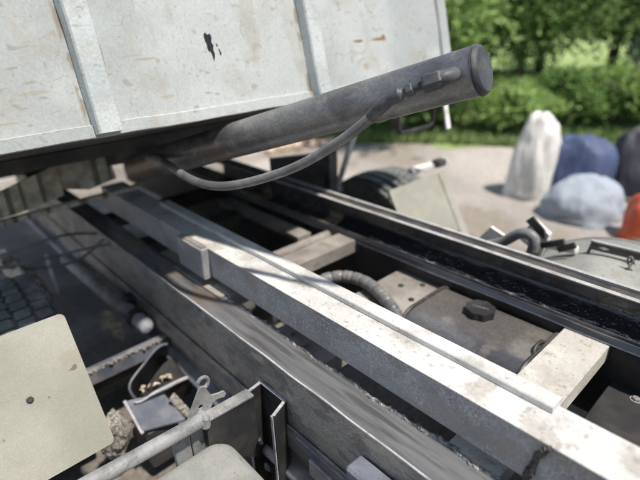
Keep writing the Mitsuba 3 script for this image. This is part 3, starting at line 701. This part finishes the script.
cv = thing('grey_cover', 'pale grey rounded plastic cover at the bottom edge of the frame', 'cover')
def rbox(x0, x1, y0, y1, z0, z1, r, re):
    pg = shapely.box(x0, y0, x1, y1).buffer(-r).buffer(r, quad_segs=8)
    pts = []
    for k in range(6):
        a = k / 5 * math.pi / 2
        o = np.asarray(pg.buffer(-re * (1 - math.cos(a))).exterior.coords); pts.append(np.column_stack([o, np.full(len(o), z1 - re + re * math.sin(a))])) if k else pts.append(np.column_stack([o, np.full(len(o), z1 - re)]))
    # largest outline at the lower edge of the rounding
    P = []
    for k in range(6):
        a = k / 5 * math.pi / 2
        o = np.asarray(pg.buffer(-re * (1 - math.cos(a))).exterior.coords)
        P.append(np.column_stack([o, np.full(len(o), z1 - re + re * math.sin(a))]))
    o = np.asarray(pg.exterior.coords); P.append(np.column_stack([o, np.full(len(o), z0)]))
    return hull(np.vstack(P))
part(cv, 'shell', rbox(-.25, .565, .55, 1.155, -1.72, -1.285, .075, .040), 'grey_plastic', smooth=50)
hl = [(.40 + .026 * math.cos(t), 1.005 + .02 * math.sin(t), -1.2838) for t in np.linspace(0, 2 * math.pi, 24, endpoint=False)]
part(cv, 'plug', lathe((.40, 1.00, -1.286), (.40, 1.00, -1.27), [(0, .026), (.004, .025), (.005, .018), (.0045, 0)], 24), 'black_steel')
part(cv, 'strap', box(.395, .45, 1.168, 1.19, -1.40, -1.215, .003), 'galvanised')
part(cv, 'strap', box(.455, .50, 1.166, 1.184, -1.40, -1.20, .003), 'galvanised')

# bent flap with leaves caught in it, and the blue-grey box behind
fl = thing('bent_flap', 'bent black rubber flap holding dry leaves beside the rail', 'flap')
c1 = spline([(.512, 1.86, -1.60), (.492, 1.85, -1.535), (.490, 1.85, -1.475), (.545, 1.87, -1.440), (.60, 1.90, -1.43), (.665, 1.93, -1.415), (.73, 1.95, -1.43)], 40)
c2 = spline([(.474, 1.785, -1.520), (.497, 1.78, -1.529), (.546, 1.775, -1.520), (.618, 1.775, -1.522), (.693, 1.78, -1.529), (.745, 1.79, -1.545), (.765, 1.80, -1.555)], 40)
c3_ = c1 + np.array([.03, .10, -.18])
def ribbon(a, b, th, rows=8):
    a, b = np.asarray(a), np.asarray(b); n = len(a)
    V = np.vstack([a + (b - a) * k / (rows - 1) for k in range(rows)])
    i = (np.arange(rows - 1)[:, None] * n + np.arange(n - 1)).ravel()
    Fq = np.vstack([np.stack([i, i + 1, i + n + 1], 1), np.stack([i, i + n + 1, i + n], 1)])
    m = trimesh.Trimesh(V, Fq, process=False); nn = m.vertex_normals
    N = len(V); edge = np.concatenate([np.arange(n), n * np.arange(1, rows) + n - 1, (rows - 1) * n + np.arange(n - 2, -1, -1), n * np.arange(rows - 2, 0, -1)]); e1 = np.roll(edge, -1)
    return trimesh.Trimesh(np.vstack([V + nn * th / 2, V - nn * th / 2]), np.vstack([Fq, Fq[:, ::-1] + N, np.stack([edge, edge + N, e1 + N], 1), np.stack([edge, e1 + N, e1], 1)]), process=False)
part(fl, 'sheet', ribbon(c1, c3_, .007), 'black_steel')
part(fl, 'rim', tube(c1, .0055, 8), 'blue_steel', label='worn blue-grey upper edge')
part(fl, 'front_sheet', ribbon(c2, c2 + np.array([.0, .05, -.14]), .006), 'black_steel')
part(fl, 'pocket', ribbon(c2 + np.array([0, .004, -.008]), c1[::1] + np.array([.02, -.004, -.10]), .006), 'black_steel')
part(fl, 'front_rim', tube(c2, np.interp(np.arange(40), [0, 8, 20, 39], [.004, .005, .010, .008]), 8), 'edge_steel')
def leaf(c, L, w, rz, tilt, curl):
    ss = np.linspace(0, 1, 7); pts = []
    for s in ss:
        hw = w * math.sin(math.pi * min(1, s * .95 + .03)) ** .8
        for t in (-1, 0, 1): pts.append((t * hw, (s - .5) * L, curl * (s - .5) ** 2 * L * 2 + abs(t) * hw * .35))
    V = np.array(pts); Fq = []
    for i in range(6):
        for j in range(2):
            a = i * 3 + j; Fq += [(a, a + 1, a + 4), (a, a + 4, a + 3)]
    m = trimesh.Trimesh(V, Fq, process=False)
    m.apply_transform(trimesh.transformations.euler_matrix(tilt[0], tilt[1], rz)); m.apply_translation(c); return m
for i in range(16):
    s = RNG.random()
    c = np.array([.525 + .14 * s, 1.805 + .03 * RNG.random(), -1.512 + .010 * s + .008 * RNG.random()])
    k = solo('dry_leaf', leaf(c, .020 + .014 * RNG.random(), .0045 + .003 * RNG.random(), RNG.random() * 6, (RNG.normal() * .5, RNG.normal() * .5), RNG.normal() * .5), 'leaf_litter', 'small dry leaf caught in the bent black flap', 'leaf', group='dry leaves in the flap', smooth=False)
bb = thing('battery_box', 'blue-grey topped box low beside the rail below the bent flap', 'box')
part(bb, 'lid', plate([(.438, 1.640, -1.560), (.618, 1.610, -1.60), (.610, 1.80, -1.565), (.455, 1.83, -1.535)], .012), 'blue_steel')
part(bb, 'case', box(.452, .60, 1.64, 1.80, -1.80, -1.585, .01), 'black_steel')
part(bb, 'side_strip', obox((.436, 1.63, -1.562), (.450, 1.84, -1.535), .014, .010, .002), 'edge_steel')
part(bb, 'mud_patch', obox((.618, 1.72, -1.535), (.660, 1.67, -1.640), .045, .02, .006), 'caked_mud')
mc = hull(np.array([.372, 1.74, -1.575]) + RNG.standard_normal((60, 3)) * [.030, .03, .062]).subdivide().subdivide().subdivide()
mc.vertices += (meshkit.fbm(mc.vertices * 45, 3, 4)[:, None] - .5) * .03
solo('mud_clod', mc, 'caked_mud', 'speckled grey clod of caked mud behind the beige plate', 'mud', smooth=True)

# wheels and their guards
def ring_mesh(prof, cx, cy, cz, n=96):
    """prof: (x, r) outline revolved about the axle"""
    prof = np.asarray(prof, float); a = np.arange(n) * 2 * np.pi / n; m = len(prof)
    V = np.vstack([np.column_stack([np.full(n, cx + x), cy + r * np.cos(a), cz + r * np.sin(a)]) for x, r in prof])
    k = np.arange(n); k1 = (k + 1) % n; Fs = []
    for i in range(m - 1): Fs += [np.stack([i * n + k, i * n + k1, (i + 1) * n + k1], 1), np.stack([i * n + k, (i + 1) * n + k1, (i + 1) * n + k], 1)]
    return trimesh.Trimesh(V, np.vstack(Fs), process=False)
def wheel(label, x0, x1, cy, cz, R, rows, a0, a1):
    w = key_for('wheel', ch); taken.add(w); labels[w] = {'label': label}
    W = x1 - x0; c = (x0 + x1) / 2; h = W / 2
    prof = [(-h * .75, R * .55), (-h * .95, R * .62), (-h, R * .78), (-h * .97, R * .90), (-h * .90, R * .935), (-h * .80, R * .955), (-h * .4, R * .975), (h * .4, R * .975), (h * .80, R * .955), (h * .90, R * .935), (h * .97, R * .90), (h, R * .78), (h * .95, R * .62), (h * .75, R * .55)]
    t = part(w, 'tyre', ring_mesh(prof, c, cy, cz), 'tyre_rubber')
    part(w, 'rim', ring_mesh([(-h * .7, R * .56), (-h * .5, R * .50), (-h * .2, R * .45), (0, R * .42), (0, .05), (h * .3, R * .45), (h * .7, R * .56)], c, cy, cz, 48), 'dark_steel')
    N = 54; bw = W * .94 / rows; rest = []
    for j in range(rows):
        for i in range(N):
            a = (i + .5 * (j % 2)) / N * 2 * np.pi
            L = 2 * np.pi * R / N * .90
            b = box(-bw * .42, bw * .42, -L / 2, L / 2, 0, R * .05, .005)
            b.vertices[:, 0] += b.vertices[:, 1] * (.18 if j % 2 else -.18)
            th = a - np.pi / 2
            M = trimesh.transformations.rotation_matrix(th, (1, 0, 0)); b.apply_translation([c - W * .46 + bw * (j + .5), 0, R * .965 - R * .045 * abs(2 * (j + .5) / rows - 1) ** 2.2]); b.apply_transform(M); b.apply_translation([0, cy, cz])
            if a0 <= math.degrees(a) % 360 <= a1: part(w, 'tread_block', b, 'tyre_rubber', smooth=False)
            else: rest.append(b)
    part(w, 'tread', cat_(*rest), 'tyre_rubber', smooth=False, kind='stuff')
    return w
wheel('dusty truck tyre with block tread behind the large left beige plate', -.06, .33, 2.25, -1.45, .44, 5, 85, 200)
wheel('black truck tyre rising beyond the right rail next to the far plate', 2.32, 2.72, 2.10, -1.43, .44, 5, 60, 185)

def guard_plate(label, x0, x1, sx):
    g = thing('mudguard_plate', label, 'mudguard')
    nx, nv = 24, 24
    A, B = np.array([0, 1.700, -.925]), np.array([0, 1.452, -1.358])
    pg = shapely.box(x0, 0, x1, 1).buffer(0)
    r = .02
    outline = Polygon([(x0, 0), (x1, 0), (x1, .499), (x0, .499)]).buffer(-r).buffer(r, quad_segs=5)
    ey = (B - A) / np.linalg.norm(B - A)
    m = extr(outline, A, (1, 0, 0), ey, .008).subdivide_to_size(.03)
    m.vertices += np.outer((meshkit.fbm(m.vertices * 4, 2, 3) - .5) * .008, np.cross((1, 0, 0), ey))
    p = part(g, 'plate', m, 'guard_plate', smooth=25)
    nrm = np.cross(ey, (1, 0, 0)); nrm = nrm * (1 if nrm[1] < 0 else -1)
    return g, A, ey, nrm
g, A, ey, nr_ = guard_plate('large beige steel plate tilted at lower left in front of a tyre', -.36, .292, 1)
for x, s in ((.105, .235), (-.10, .335)): part(g, 'bolt', bolt(A + np.array([x, 0, 0]) + ey * s + nr_ * .005, nr_, .008, .007), 'dark_steel')
g, A, ey, nr_ = guard_plate('smaller beige steel plate standing beyond the right rail', 2.085, 2.64, -1)
part(g, 'edge_fold', obox(A + np.array([2.600, 0, 0]) + nr_ * .008 + ey * .01, A + np.array([2.600, 0, 0]) + nr_ * .008 + ey * .49, .07, .008, .002, up=nr_), 'guard_plate')
for x, s in ((2.55, .40), (2.35, .32)): part(g, 'bolt', bolt(A + np.array([x, 0, 0]) + ey * s + nr_ * .005, nr_, .007, .006), 'dark_steel')
part(g, 'white_strut', obox((2.42, 1.80, -.905), (2.72, 1.74, -.885), .06, .03), 'white_paint')
part(g, 'hinge_block', box(2.585, 2.67, 1.70, 1.76, -.90, -.855, .006), 'dark_steel')

# ------------------------------------------------------------------ beyond the right rail
sb = thing('splash_plate', 'dark steel splash plate with a post beyond the right rail under the ram', 'plate')
part(sb, 'front', plate([(1.760, 2.40, -.795), (2.140, 2.20, -.790), (2.140, 2.20, -1.10), (1.760, 2.40, -1.10)], .008), 'dark_steel')
part(sb, 'top_edge', obox((1.760, 2.402, -.792), (2.140, 2.202, -.787), .012, .006, .001), 'edge_dust')
part(sb, 'post', box(1.975, 2.05, 2.08, 2.13, -1.30, -.745, .006), 'dark_steel')
ws = thing('white_stay', 'slanting white stay in front of the far tyre', 'stay')
part(ws, 'bar', obox((2.29, 2.17, -.70), (2.29, 2.36, -1.16), .045, .02), 'white_paint')
part(ws, 'foot', obox((2.22, 2.36, -1.12), (2.36, 2.34, -1.12), .06, .03), 'white_paint')

fm = thing('front_mudguard', 'pale grey curved mudguard with a dark bracket beyond the right rail', 'mudguard')
def arc_sheet(x0, x1, cy, cz, R, a0, a1, th, n=40):
    aa = np.radians(np.linspace(a0, a1, n))
    a = np.column_stack([np.full(n, x0), cy + R * np.cos(aa), cz + R * np.sin(aa)]); b = a.copy(); b[:, 0] = x1
    return ribbon(a, b, th, 14)
sm = arc_sheet(1.95, 2.42, .50, -1.52, .53, 5, 150, .008)
part(fm, 'sheet', sm, 'grey_plastic', smooth=50)
aa = np.radians(np.linspace(5, 150, 50))
for x in (1.95, 2.42): part(fm, 'edge_roll', tube(np.column_stack([np.full(50, x), .50 + .532 * np.cos(aa), -1.52 + .532 * np.sin(aa)]), .009, 10), 'grey_plastic')
bk = part(fm, 'bracket', cat_(plate([(2.2, .646, -1.060), (2.2, .622, -.942), (2.2, .612, -.942), (2.2, .630, -1.060)], .012), plate([(2.2, .690, -1.062), (2.2, .640, -1.000), (2.2, .634, -1.062)], .008),
    plate([(2.2, .624, -.938), (2.2, .425, -.930), (2.2, .425, -.968), (2.2, .618, -.978)], .010), plate([(2.2, .500, -1.07), (2.2, .455, -1.010), (2.2, .450, -1.07)], .008)), 'dark_steel')
part(fm, 'stay', obox((2.205, .640, -1.06), (2.30, .42, -.985), .014, .022, .003), 'white_paint')
part(fm, 'stay', obox((2.205, .455, -.96), (2.205, .440, -1.08), .016, .016, .003), 'dark_steel')
part(fm, 'bracket_edge', obox((2.196, .626, -.936), (2.196, .42, -.928), .016, .008, .001), 'edge_dust')
part(bk, 'reflector', plate([(2.191, .590, -.957), (2.191, .567, -.947), (2.191, .540, -.953), (2.191, .564, -.964)], .004), 'white_paint')
part(fm, 'dark_stain', hull(np.array([2.21, .575, -1.015]) + RNG.standard_normal((20, 3)) * [.03, .008, .003]), 'dark_steel')
cn = thing('chain', 'short steel chain hanging by the right edge beyond the rail', 'chain')
for i in range(6):
    a = np.linspace(0, 2 * np.pi, 17)
    c = np.array([2.13, .445 - .004 * i, -.950 - .026 * i])
    l = np.column_stack([.010 * np.cos(a), 0 * a, .018 * np.sin(a)]) if i % 2 else np.column_stack([0 * a, .010 * np.cos(a), .018 * np.sin(a)])
    part(cn, 'link', tube(c + l, .0042, 8, caps=False), 'galvanised')
eh = thing('elbow_hose', 'grey rubber elbow hose standing beyond the right rail', 'hose')
part(eh, 'hose', tube(spline([(1.97, 1.12, -1.06), (1.985, 1.01, -1.015), (2.0, .91, -.955), (2.0, .845, -.905), (2.0, .805, -.910), (2.0, .792, -.955), (2.0, .79, -1.06)], 60), .024, 20), 'grey_rubber')
part(eh, 'clip', tube([(2.0, .7915, -.975), (2.0, .790, -.995)], .0275, 18), 'dark_steel')
cb = thing('clamp_block', 'small brown and white clamp block behind the elbow hose', 'clamp')
part(cb, 'block', plate([(2.14, .93, -.99), (2.14, .86, -.885), (2.14, .78, -.935), (2.14, .80, -1.06)], .03), 'white_paint')
part(cb, 'side_tab', plate([(2.06, 1.10, -1.04), (2.06, 1.03, -.945), (2.06, .96, -.97), (2.06, 1.0, -1.06)], .02), 'white_paint')
part(cb, 'strut', obox((2.10, .80, -.985), (2.10, .70, -.935), .018, .03, .003), 'dark_steel')
part(cb, 'strut', obox((2.12, .73, -.99), (2.12, .66, -.945), .016, .03, .003), 'dark_steel')
part(cb, 'cap', plate([(2.12, .895, -.895), (2.12, .865, -.862), (2.12, .80, -.915), (2.12, .79, -.965), (2.12, .83, -.925)], .012), 'dark_steel')
part(cb, 'arm', obox((2.16, .80, -1.0), (2.16, .66, -.985), .04, .03, .005), 'white_paint')

# ------------------------------------------------------------------ running gear in the dark under the frame
dsh = thing('drive_shaft', 'dark propeller shaft under the frame', 'drive shaft')
part(dsh, 'tube', tube([(1.35, -.8, -1.42), (1.35, 2.1, -1.46)], .05, 20), 'under_black')
part(dsh, 'gearbox', rbox(1.10, 1.60, -1.0, .35, -1.72, -1.30, .08, .05), 'under_black')
ax = thing('rear_axle', 'dark rear axle between the wheels', 'axle')
part(ax, 'beam', tube([(.2, 2.17, -1.60), (2.5, 2.17, -1.60)], .07, 20), 'under_black')
part(ax, 'differential', trimesh.creation.icosphere(3, .2).apply_translation((1.35, 2.17, -1.60)), 'under_black', smooth=True)
sp = thing('leaf_spring', 'mud-caked leaf spring and hanger above the left tyre', 'leaf spring')
for k in range(4):
    part(sp, 'spring_leaf', obox((.345 + .0 * k, 2.30 + .06 * k, -1.26 - .016 * k), (.345, 3.05 - .06 * k, -1.22 - .016 * k), .07, .012), 'galvanised')
part(sp, 'hanger', obox((.30, 2.95, -1.40), (.30, 2.80, -1.10), .05, .03), 'caked_mud')
part(sp, 'hanger', obox((.38, 2.70, -1.42), (.37, 2.62, -1.14), .03, .03), 'caked_mud')
part(sp, 'clip', obox((.45, 2.60, -1.30), (.49, 2.84, -1.17), .02, .03), 'white_paint')
for k in range(2): part(sp, 'u_bolt', tube(spline([(.30, 2.62 + .16 * k, -1.36), (.30, 2.62 + .16 * k, -1.21), (.345, 2.62 + .16 * k, -1.175), (.39, 2.62 + .16 * k, -1.21), (.39, 2.62 + .16 * k, -1.36)], 24), .010, 8), 'edge_steel')
part(sp, 'pad', box(.28, .41, 2.58, 2.82, -1.225, -1.205, .004), 'drip_paint')
part(sp, 'side_plate', plate([(.25, 2.95, -1.10), (.32, 2.88, -1.08), (.36, 2.66, -1.20), (.30, 2.68, -1.27)], .012), 'drip_paint')
al = thing('air_line', 'thin dusty air lines sagging from the left rail above the tyre', 'air line')
for k, (x0, z0, sg) in enumerate(((.62, -1.02, .10), (.58, -1.05, .16), (.50, -1.00, .07))):
    part(al, 'line', tube(spline([(.77, 2.62 + .1 * k, -1.12), (x0, 2.66 + .08 * k, z0 - sg), (.30, 2.7 + .07 * k, -1.05 - sg * .6), (-.1, 2.8, -1.0)], 40), .008, 8), 'galvanised')
dl = thing('dry_vine', 'tan dead leaves hanging in the dark gap beside the rail', 'leaves')
dc = np.array([.60, 2.42, -1.40])
for i in range(26):
    s = i / 25
    c = dc + np.array([.05 * s + .012 * RNG.normal(), .01 * RNG.normal() - .08 * s, -.14 * s + .006 * RNG.normal()])
    part(dl, 'leaf', leaf(c, .050 + .025 * RNG.random(), .014 + .008 * RNG.random(), RNG.random() * 6, (RNG.normal() * .8, RNG.normal() * .8), RNG.normal() * .6), 'pale_leaf', smooth=False)

# ------------------------------------------------------------------ background
def heap(label, x, y, rx, ry, h, bs, seed, cat='heap'):
    t = thing('covered_heap', label, cat)
    m = trimesh.creation.icosphere(5); v = m.vertices
    v = np.sign(v) * np.abs(v) ** .75
    w = 1 + (meshkit.fbm(v * 1.6, 2, seed) - .5) * .32
    v = v * w[:, None]
    v += v * ((meshkit.fbm(v * [5, 5, 1.2], 2, seed + 5) - .5) * .09)[:, None]
    v = v * [rx, ry, h]; low = v[:, 2] < .02
    v[low, :2] *= 1.06; v[:, 2] = np.maximum(v[:, 2], -.02)
    m.vertices = v + [x, y, GZ - .02]
    part(t, 'sheet', m, bs, smooth=True)
    a = np.linspace(0, 2 * np.pi, 61)
    rad = 1.02 + .10 * meshkit.noise(np.column_stack([np.cos(a) * 2 + 5, np.sin(a) * 2 + 5, 0 * a]), seed)
    part(t, 'tie_rope', tube(np.column_stack([x + rx * rad * np.cos(a), y + ry * rad * np.sin(a), 0 * a + GZ + .015]), .012, 6), 'galvanised')
heap('heap under a navy blue sheet in the yard behind the right rail', 5.60, 1.88, .34, .34, .66, 'car_blue', 3)
heap('low heap under a pale blue-grey sheet before the navy one', 5.10, 1.60, .42, .34, .36, 'sheet_grey', 8)
heap('dark heap in the yard near the right edge', 6.10, 1.36, .36, .36, .74, 'sheet_dark', 12)
heap('orange-red heap in the yard at the right edge', 4.85, .92, .22, .22, .42, 'red_plastic', 17)
heap('tall white heap standing in the yard right of the far plate', 5.28, 2.25, .26, .24, .86, 'wall_white', 21)

for i in range(14):
    c = (4.45 + .085 * i + .03 * RNG.normal(), 6.02 - .03 * i + .10 * RNG.normal() + .16 * (i % 2), 0)
    m = box(-.12, .12, -.057, .057, 0, .075, .005); m.apply_transform(trimesh.transformations.rotation_matrix(RNG.normal() * .3 + .4, (0, 0, 1))); m.apply_translation([c[0], c[1], GZ - .015 + .0])
    solo('brick', m, 'brick_red', 'orange clay brick lying in the sunlit yard beyond the splash plate', 'brick', group='bricks on the yard')
wl = thing('yard_wall', 'low white wall between the trees at the back of the yard', 'wall')
part(wl, 'face', obox((11.8, 2.2, GZ + .55), (14.5, 4.2, GZ + .55), .2, 1.15, .02), 'wall_white')
part(wl, 'coping', obox((11.8, 2.2, GZ + 1.16), (14.5, 4.2, GZ + 1.16), .28, .08, .02), 'wall_white')

def leaves(n, centre, radii, size, rng, clumps=14):
    cc = rng.standard_normal((clumps, 3)); cc /= np.linalg.norm(cc, axis=1, keepdims=True)
    cc *= (rng.random((clumps, 1)) ** .4) * .75
    P = cc[rng.integers(0, clumps, n)] + rng.standard_normal((n, 3)) * .17
    P = P * radii + centre
    d = rng.standard_normal((n, 3)); d[:, 2] *= .6; d /= np.linalg.norm(d, axis=1, keepdims=True)
    e = np.cross(d, rng.standard_normal((n, 3))); e /= np.linalg.norm(e, axis=1, keepdims=True)
    s = size * (.6 + .8 * rng.random((n, 1)))
    V = np.stack([P - d * s, P + e * s * .45, P + d * s, P - e * s * .45], 1).reshape(-1, 3)
    k = np.arange(n) * 4
    return trimesh.Trimesh(V, np.vstack([np.stack([k, k + 1, k + 2], 1), np.stack([k, k + 2, k + 3], 1)]), process=False)
def tree(x, y, h, r, bs, label, seed, kind='tree'):
    rg = np.random.default_rng(seed)
    t = thing(kind, label, 'tree' if kind == 'tree' else 'bush')
    n = 11000 if kind == 'tree' else 3800
    base = np.array([x, y, GZ])
    lean = rg.standard_normal(2) * .1
    top = base + [lean[0], lean[1], h]
    tr = [tube(spline([base, base + [lean[0] * .3, lean[1] * .3 + .03, h * .35], base + [lean[0] * .7, lean[1] * .6, h * .7], top], 14), np.linspace(.06 * h ** .5, .012, 14), 9)]
    for k in range(6):
        a = rg.random() * 6.28; z = h * (.3 + .08 * k)
        b0 = base + [lean[0] * .5, lean[1] * .5, z]
        tr.append(tube(spline([b0, b0 + [math.cos(a) * r * .35, math.sin(a) * r * .35, h * .12], b0 + [math.cos(a) * r * .75, math.sin(a) * r * .75, h * .2]], 8), np.linspace(.03, .008, 8), 6))
    part(t, 'trunk' if kind == 'tree' else 'stem', cat_(*tr), 'bark')
    cz = .53 if kind == 'tree' else .52
    part(t, 'crown' if kind == 'tree' else 'foliage', leaves(n, base + [lean[0], lean[1], h * cz], np.array([r, r, h * (.52 if kind == 'tree' else .46)]), .085 if kind == 'tree' else .06, rg, 22 if kind == 'tree' else 16), bs, smooth=False)
TREES = [(6.6, 5.2, 4.6, 1.7, 'leaf_bright', 'bright leafy tree just beyond the far corner of the bed'), (10.2, 6.4, 5.5, 2.2, 'leaf_mid', 'mid green tree showing above the end of the ram'),
         (11.8, 5.2, 4.8, 1.9, 'leaf_bright', 'bright green tree right of the ram in the background'), (13.6, 4.3, 5.6, 2.1, 'leaf_dark', 'dark green tree in the background right of centre'),
         (15.5, 7.5, 7.0, 3.0, 'leaf_dark', 'tall dark tree at the back behind the bright one'), (14.2, 2.9, 5.0, 1.7, 'leaf_mid', 'mid green tree near the right edge of the background'),
         (17.5, 5.0, 7.0, 3.0, 'leaf_mid', 'tall mid green tree far behind the white wall'), (18.0, 2.5, 6.5, 2.8, 'leaf_bright', 'tall pale green tree far back at the right edge'),
         (12.0, 9.5, 6.5, 2.8, 'leaf_mid', 'tall green tree farther behind the corner of the bed')]
for i, (x, y, h, r, bs, lb) in enumerate(TREES): tree(x, y, h, r, bs, lb, 100 + i)
BUSH = [(7.9, 3.9, .95, .75, 'leaf_bright', 'bright low bush right of the ram end'), (8.9, 3.5, 1.1, .85, 'leaf_mid', 'rounded mid green bush behind the white pillar'), (9.4, 2.7, 1.1, .9, 'leaf_bright', 'bright bush behind the navy drum'),
        (9.9, 2.0, 1.0, .8, 'leaf_dark', 'dark bush behind the black drum'), (7.4, 5.0, 1.0, .8, 'leaf_mid', 'mid green bush below the ram end')]
for i, (x, y, h, r, bs, lb) in enumerate(BUSH): tree(x, y, h, r, bs, lb, 200 + i, 'bush')
SKY_BLOCKERS = [(-4.5, -3.0, 6.5, 2.6, 'leaf_mid', 'unseen green tree added left behind the viewer to block sky light'),
        (-.5, -6.5, 6.5, 2.8, 'leaf_dark', 'unseen dark tree added in front of the cab to block sky light'), (-3.0, 9.5, 6.0, 2.6, 'leaf_dark', 'unseen dark tree added behind the truck to block sky light')]
for i, (x, y, h, r, bs, lb) in enumerate(SKY_BLOCKERS): tree(x, y, h, r, bs, lb, 300 + i)  # unseen trees, added to dim the sky light on the ram's underside
def blades(n):
    rg = np.random.default_rng(5)
    a = rg.random(n) * .85 + .02; d = 7.9 + 11 * rg.random(n) ** 1.4
    P = np.column_stack([d * np.cos(a), d * np.sin(a), np.full(n, GZ - .03)])
    w = rg.standard_normal((n, 3)) * [.02, .02, 0]; tip = np.column_stack([rg.standard_normal((n, 2)) * .05, .06 + .10 * rg.random(n)])
    V = np.stack([P - w, P + w, P + tip], 1).reshape(-1, 3); k = np.arange(n) * 3
    return trimesh.Trimesh(V, np.stack([k, k + 1, k + 2], 1), process=False)
solo('grass', blades(70000), 'grass_green', 'green grass covering the back of the yard', 'grass', kind='stuff', smooth=False)
lw = sheet(0, 1, 0, 1, 0, 40, 20, 0, 1)
aa = .02 + .85 * lw.vertices[:, 0]; dd = 8.3 + 1.6 * (meshkit.noise(np.column_stack([aa * 14, aa * 0, aa * 0]), 3) - .5) * (1 - lw.vertices[:, 1]) + 120 * lw.vertices[:, 1] ** 3
lw.vertices = np.column_stack([dd * np.cos(aa), dd * np.sin(aa), np.full(len(aa), GZ - .022)])
solo('lawn', lw, 'grass_green', 'rough green lawn at the back of the yard', kind='structure', smooth=False)
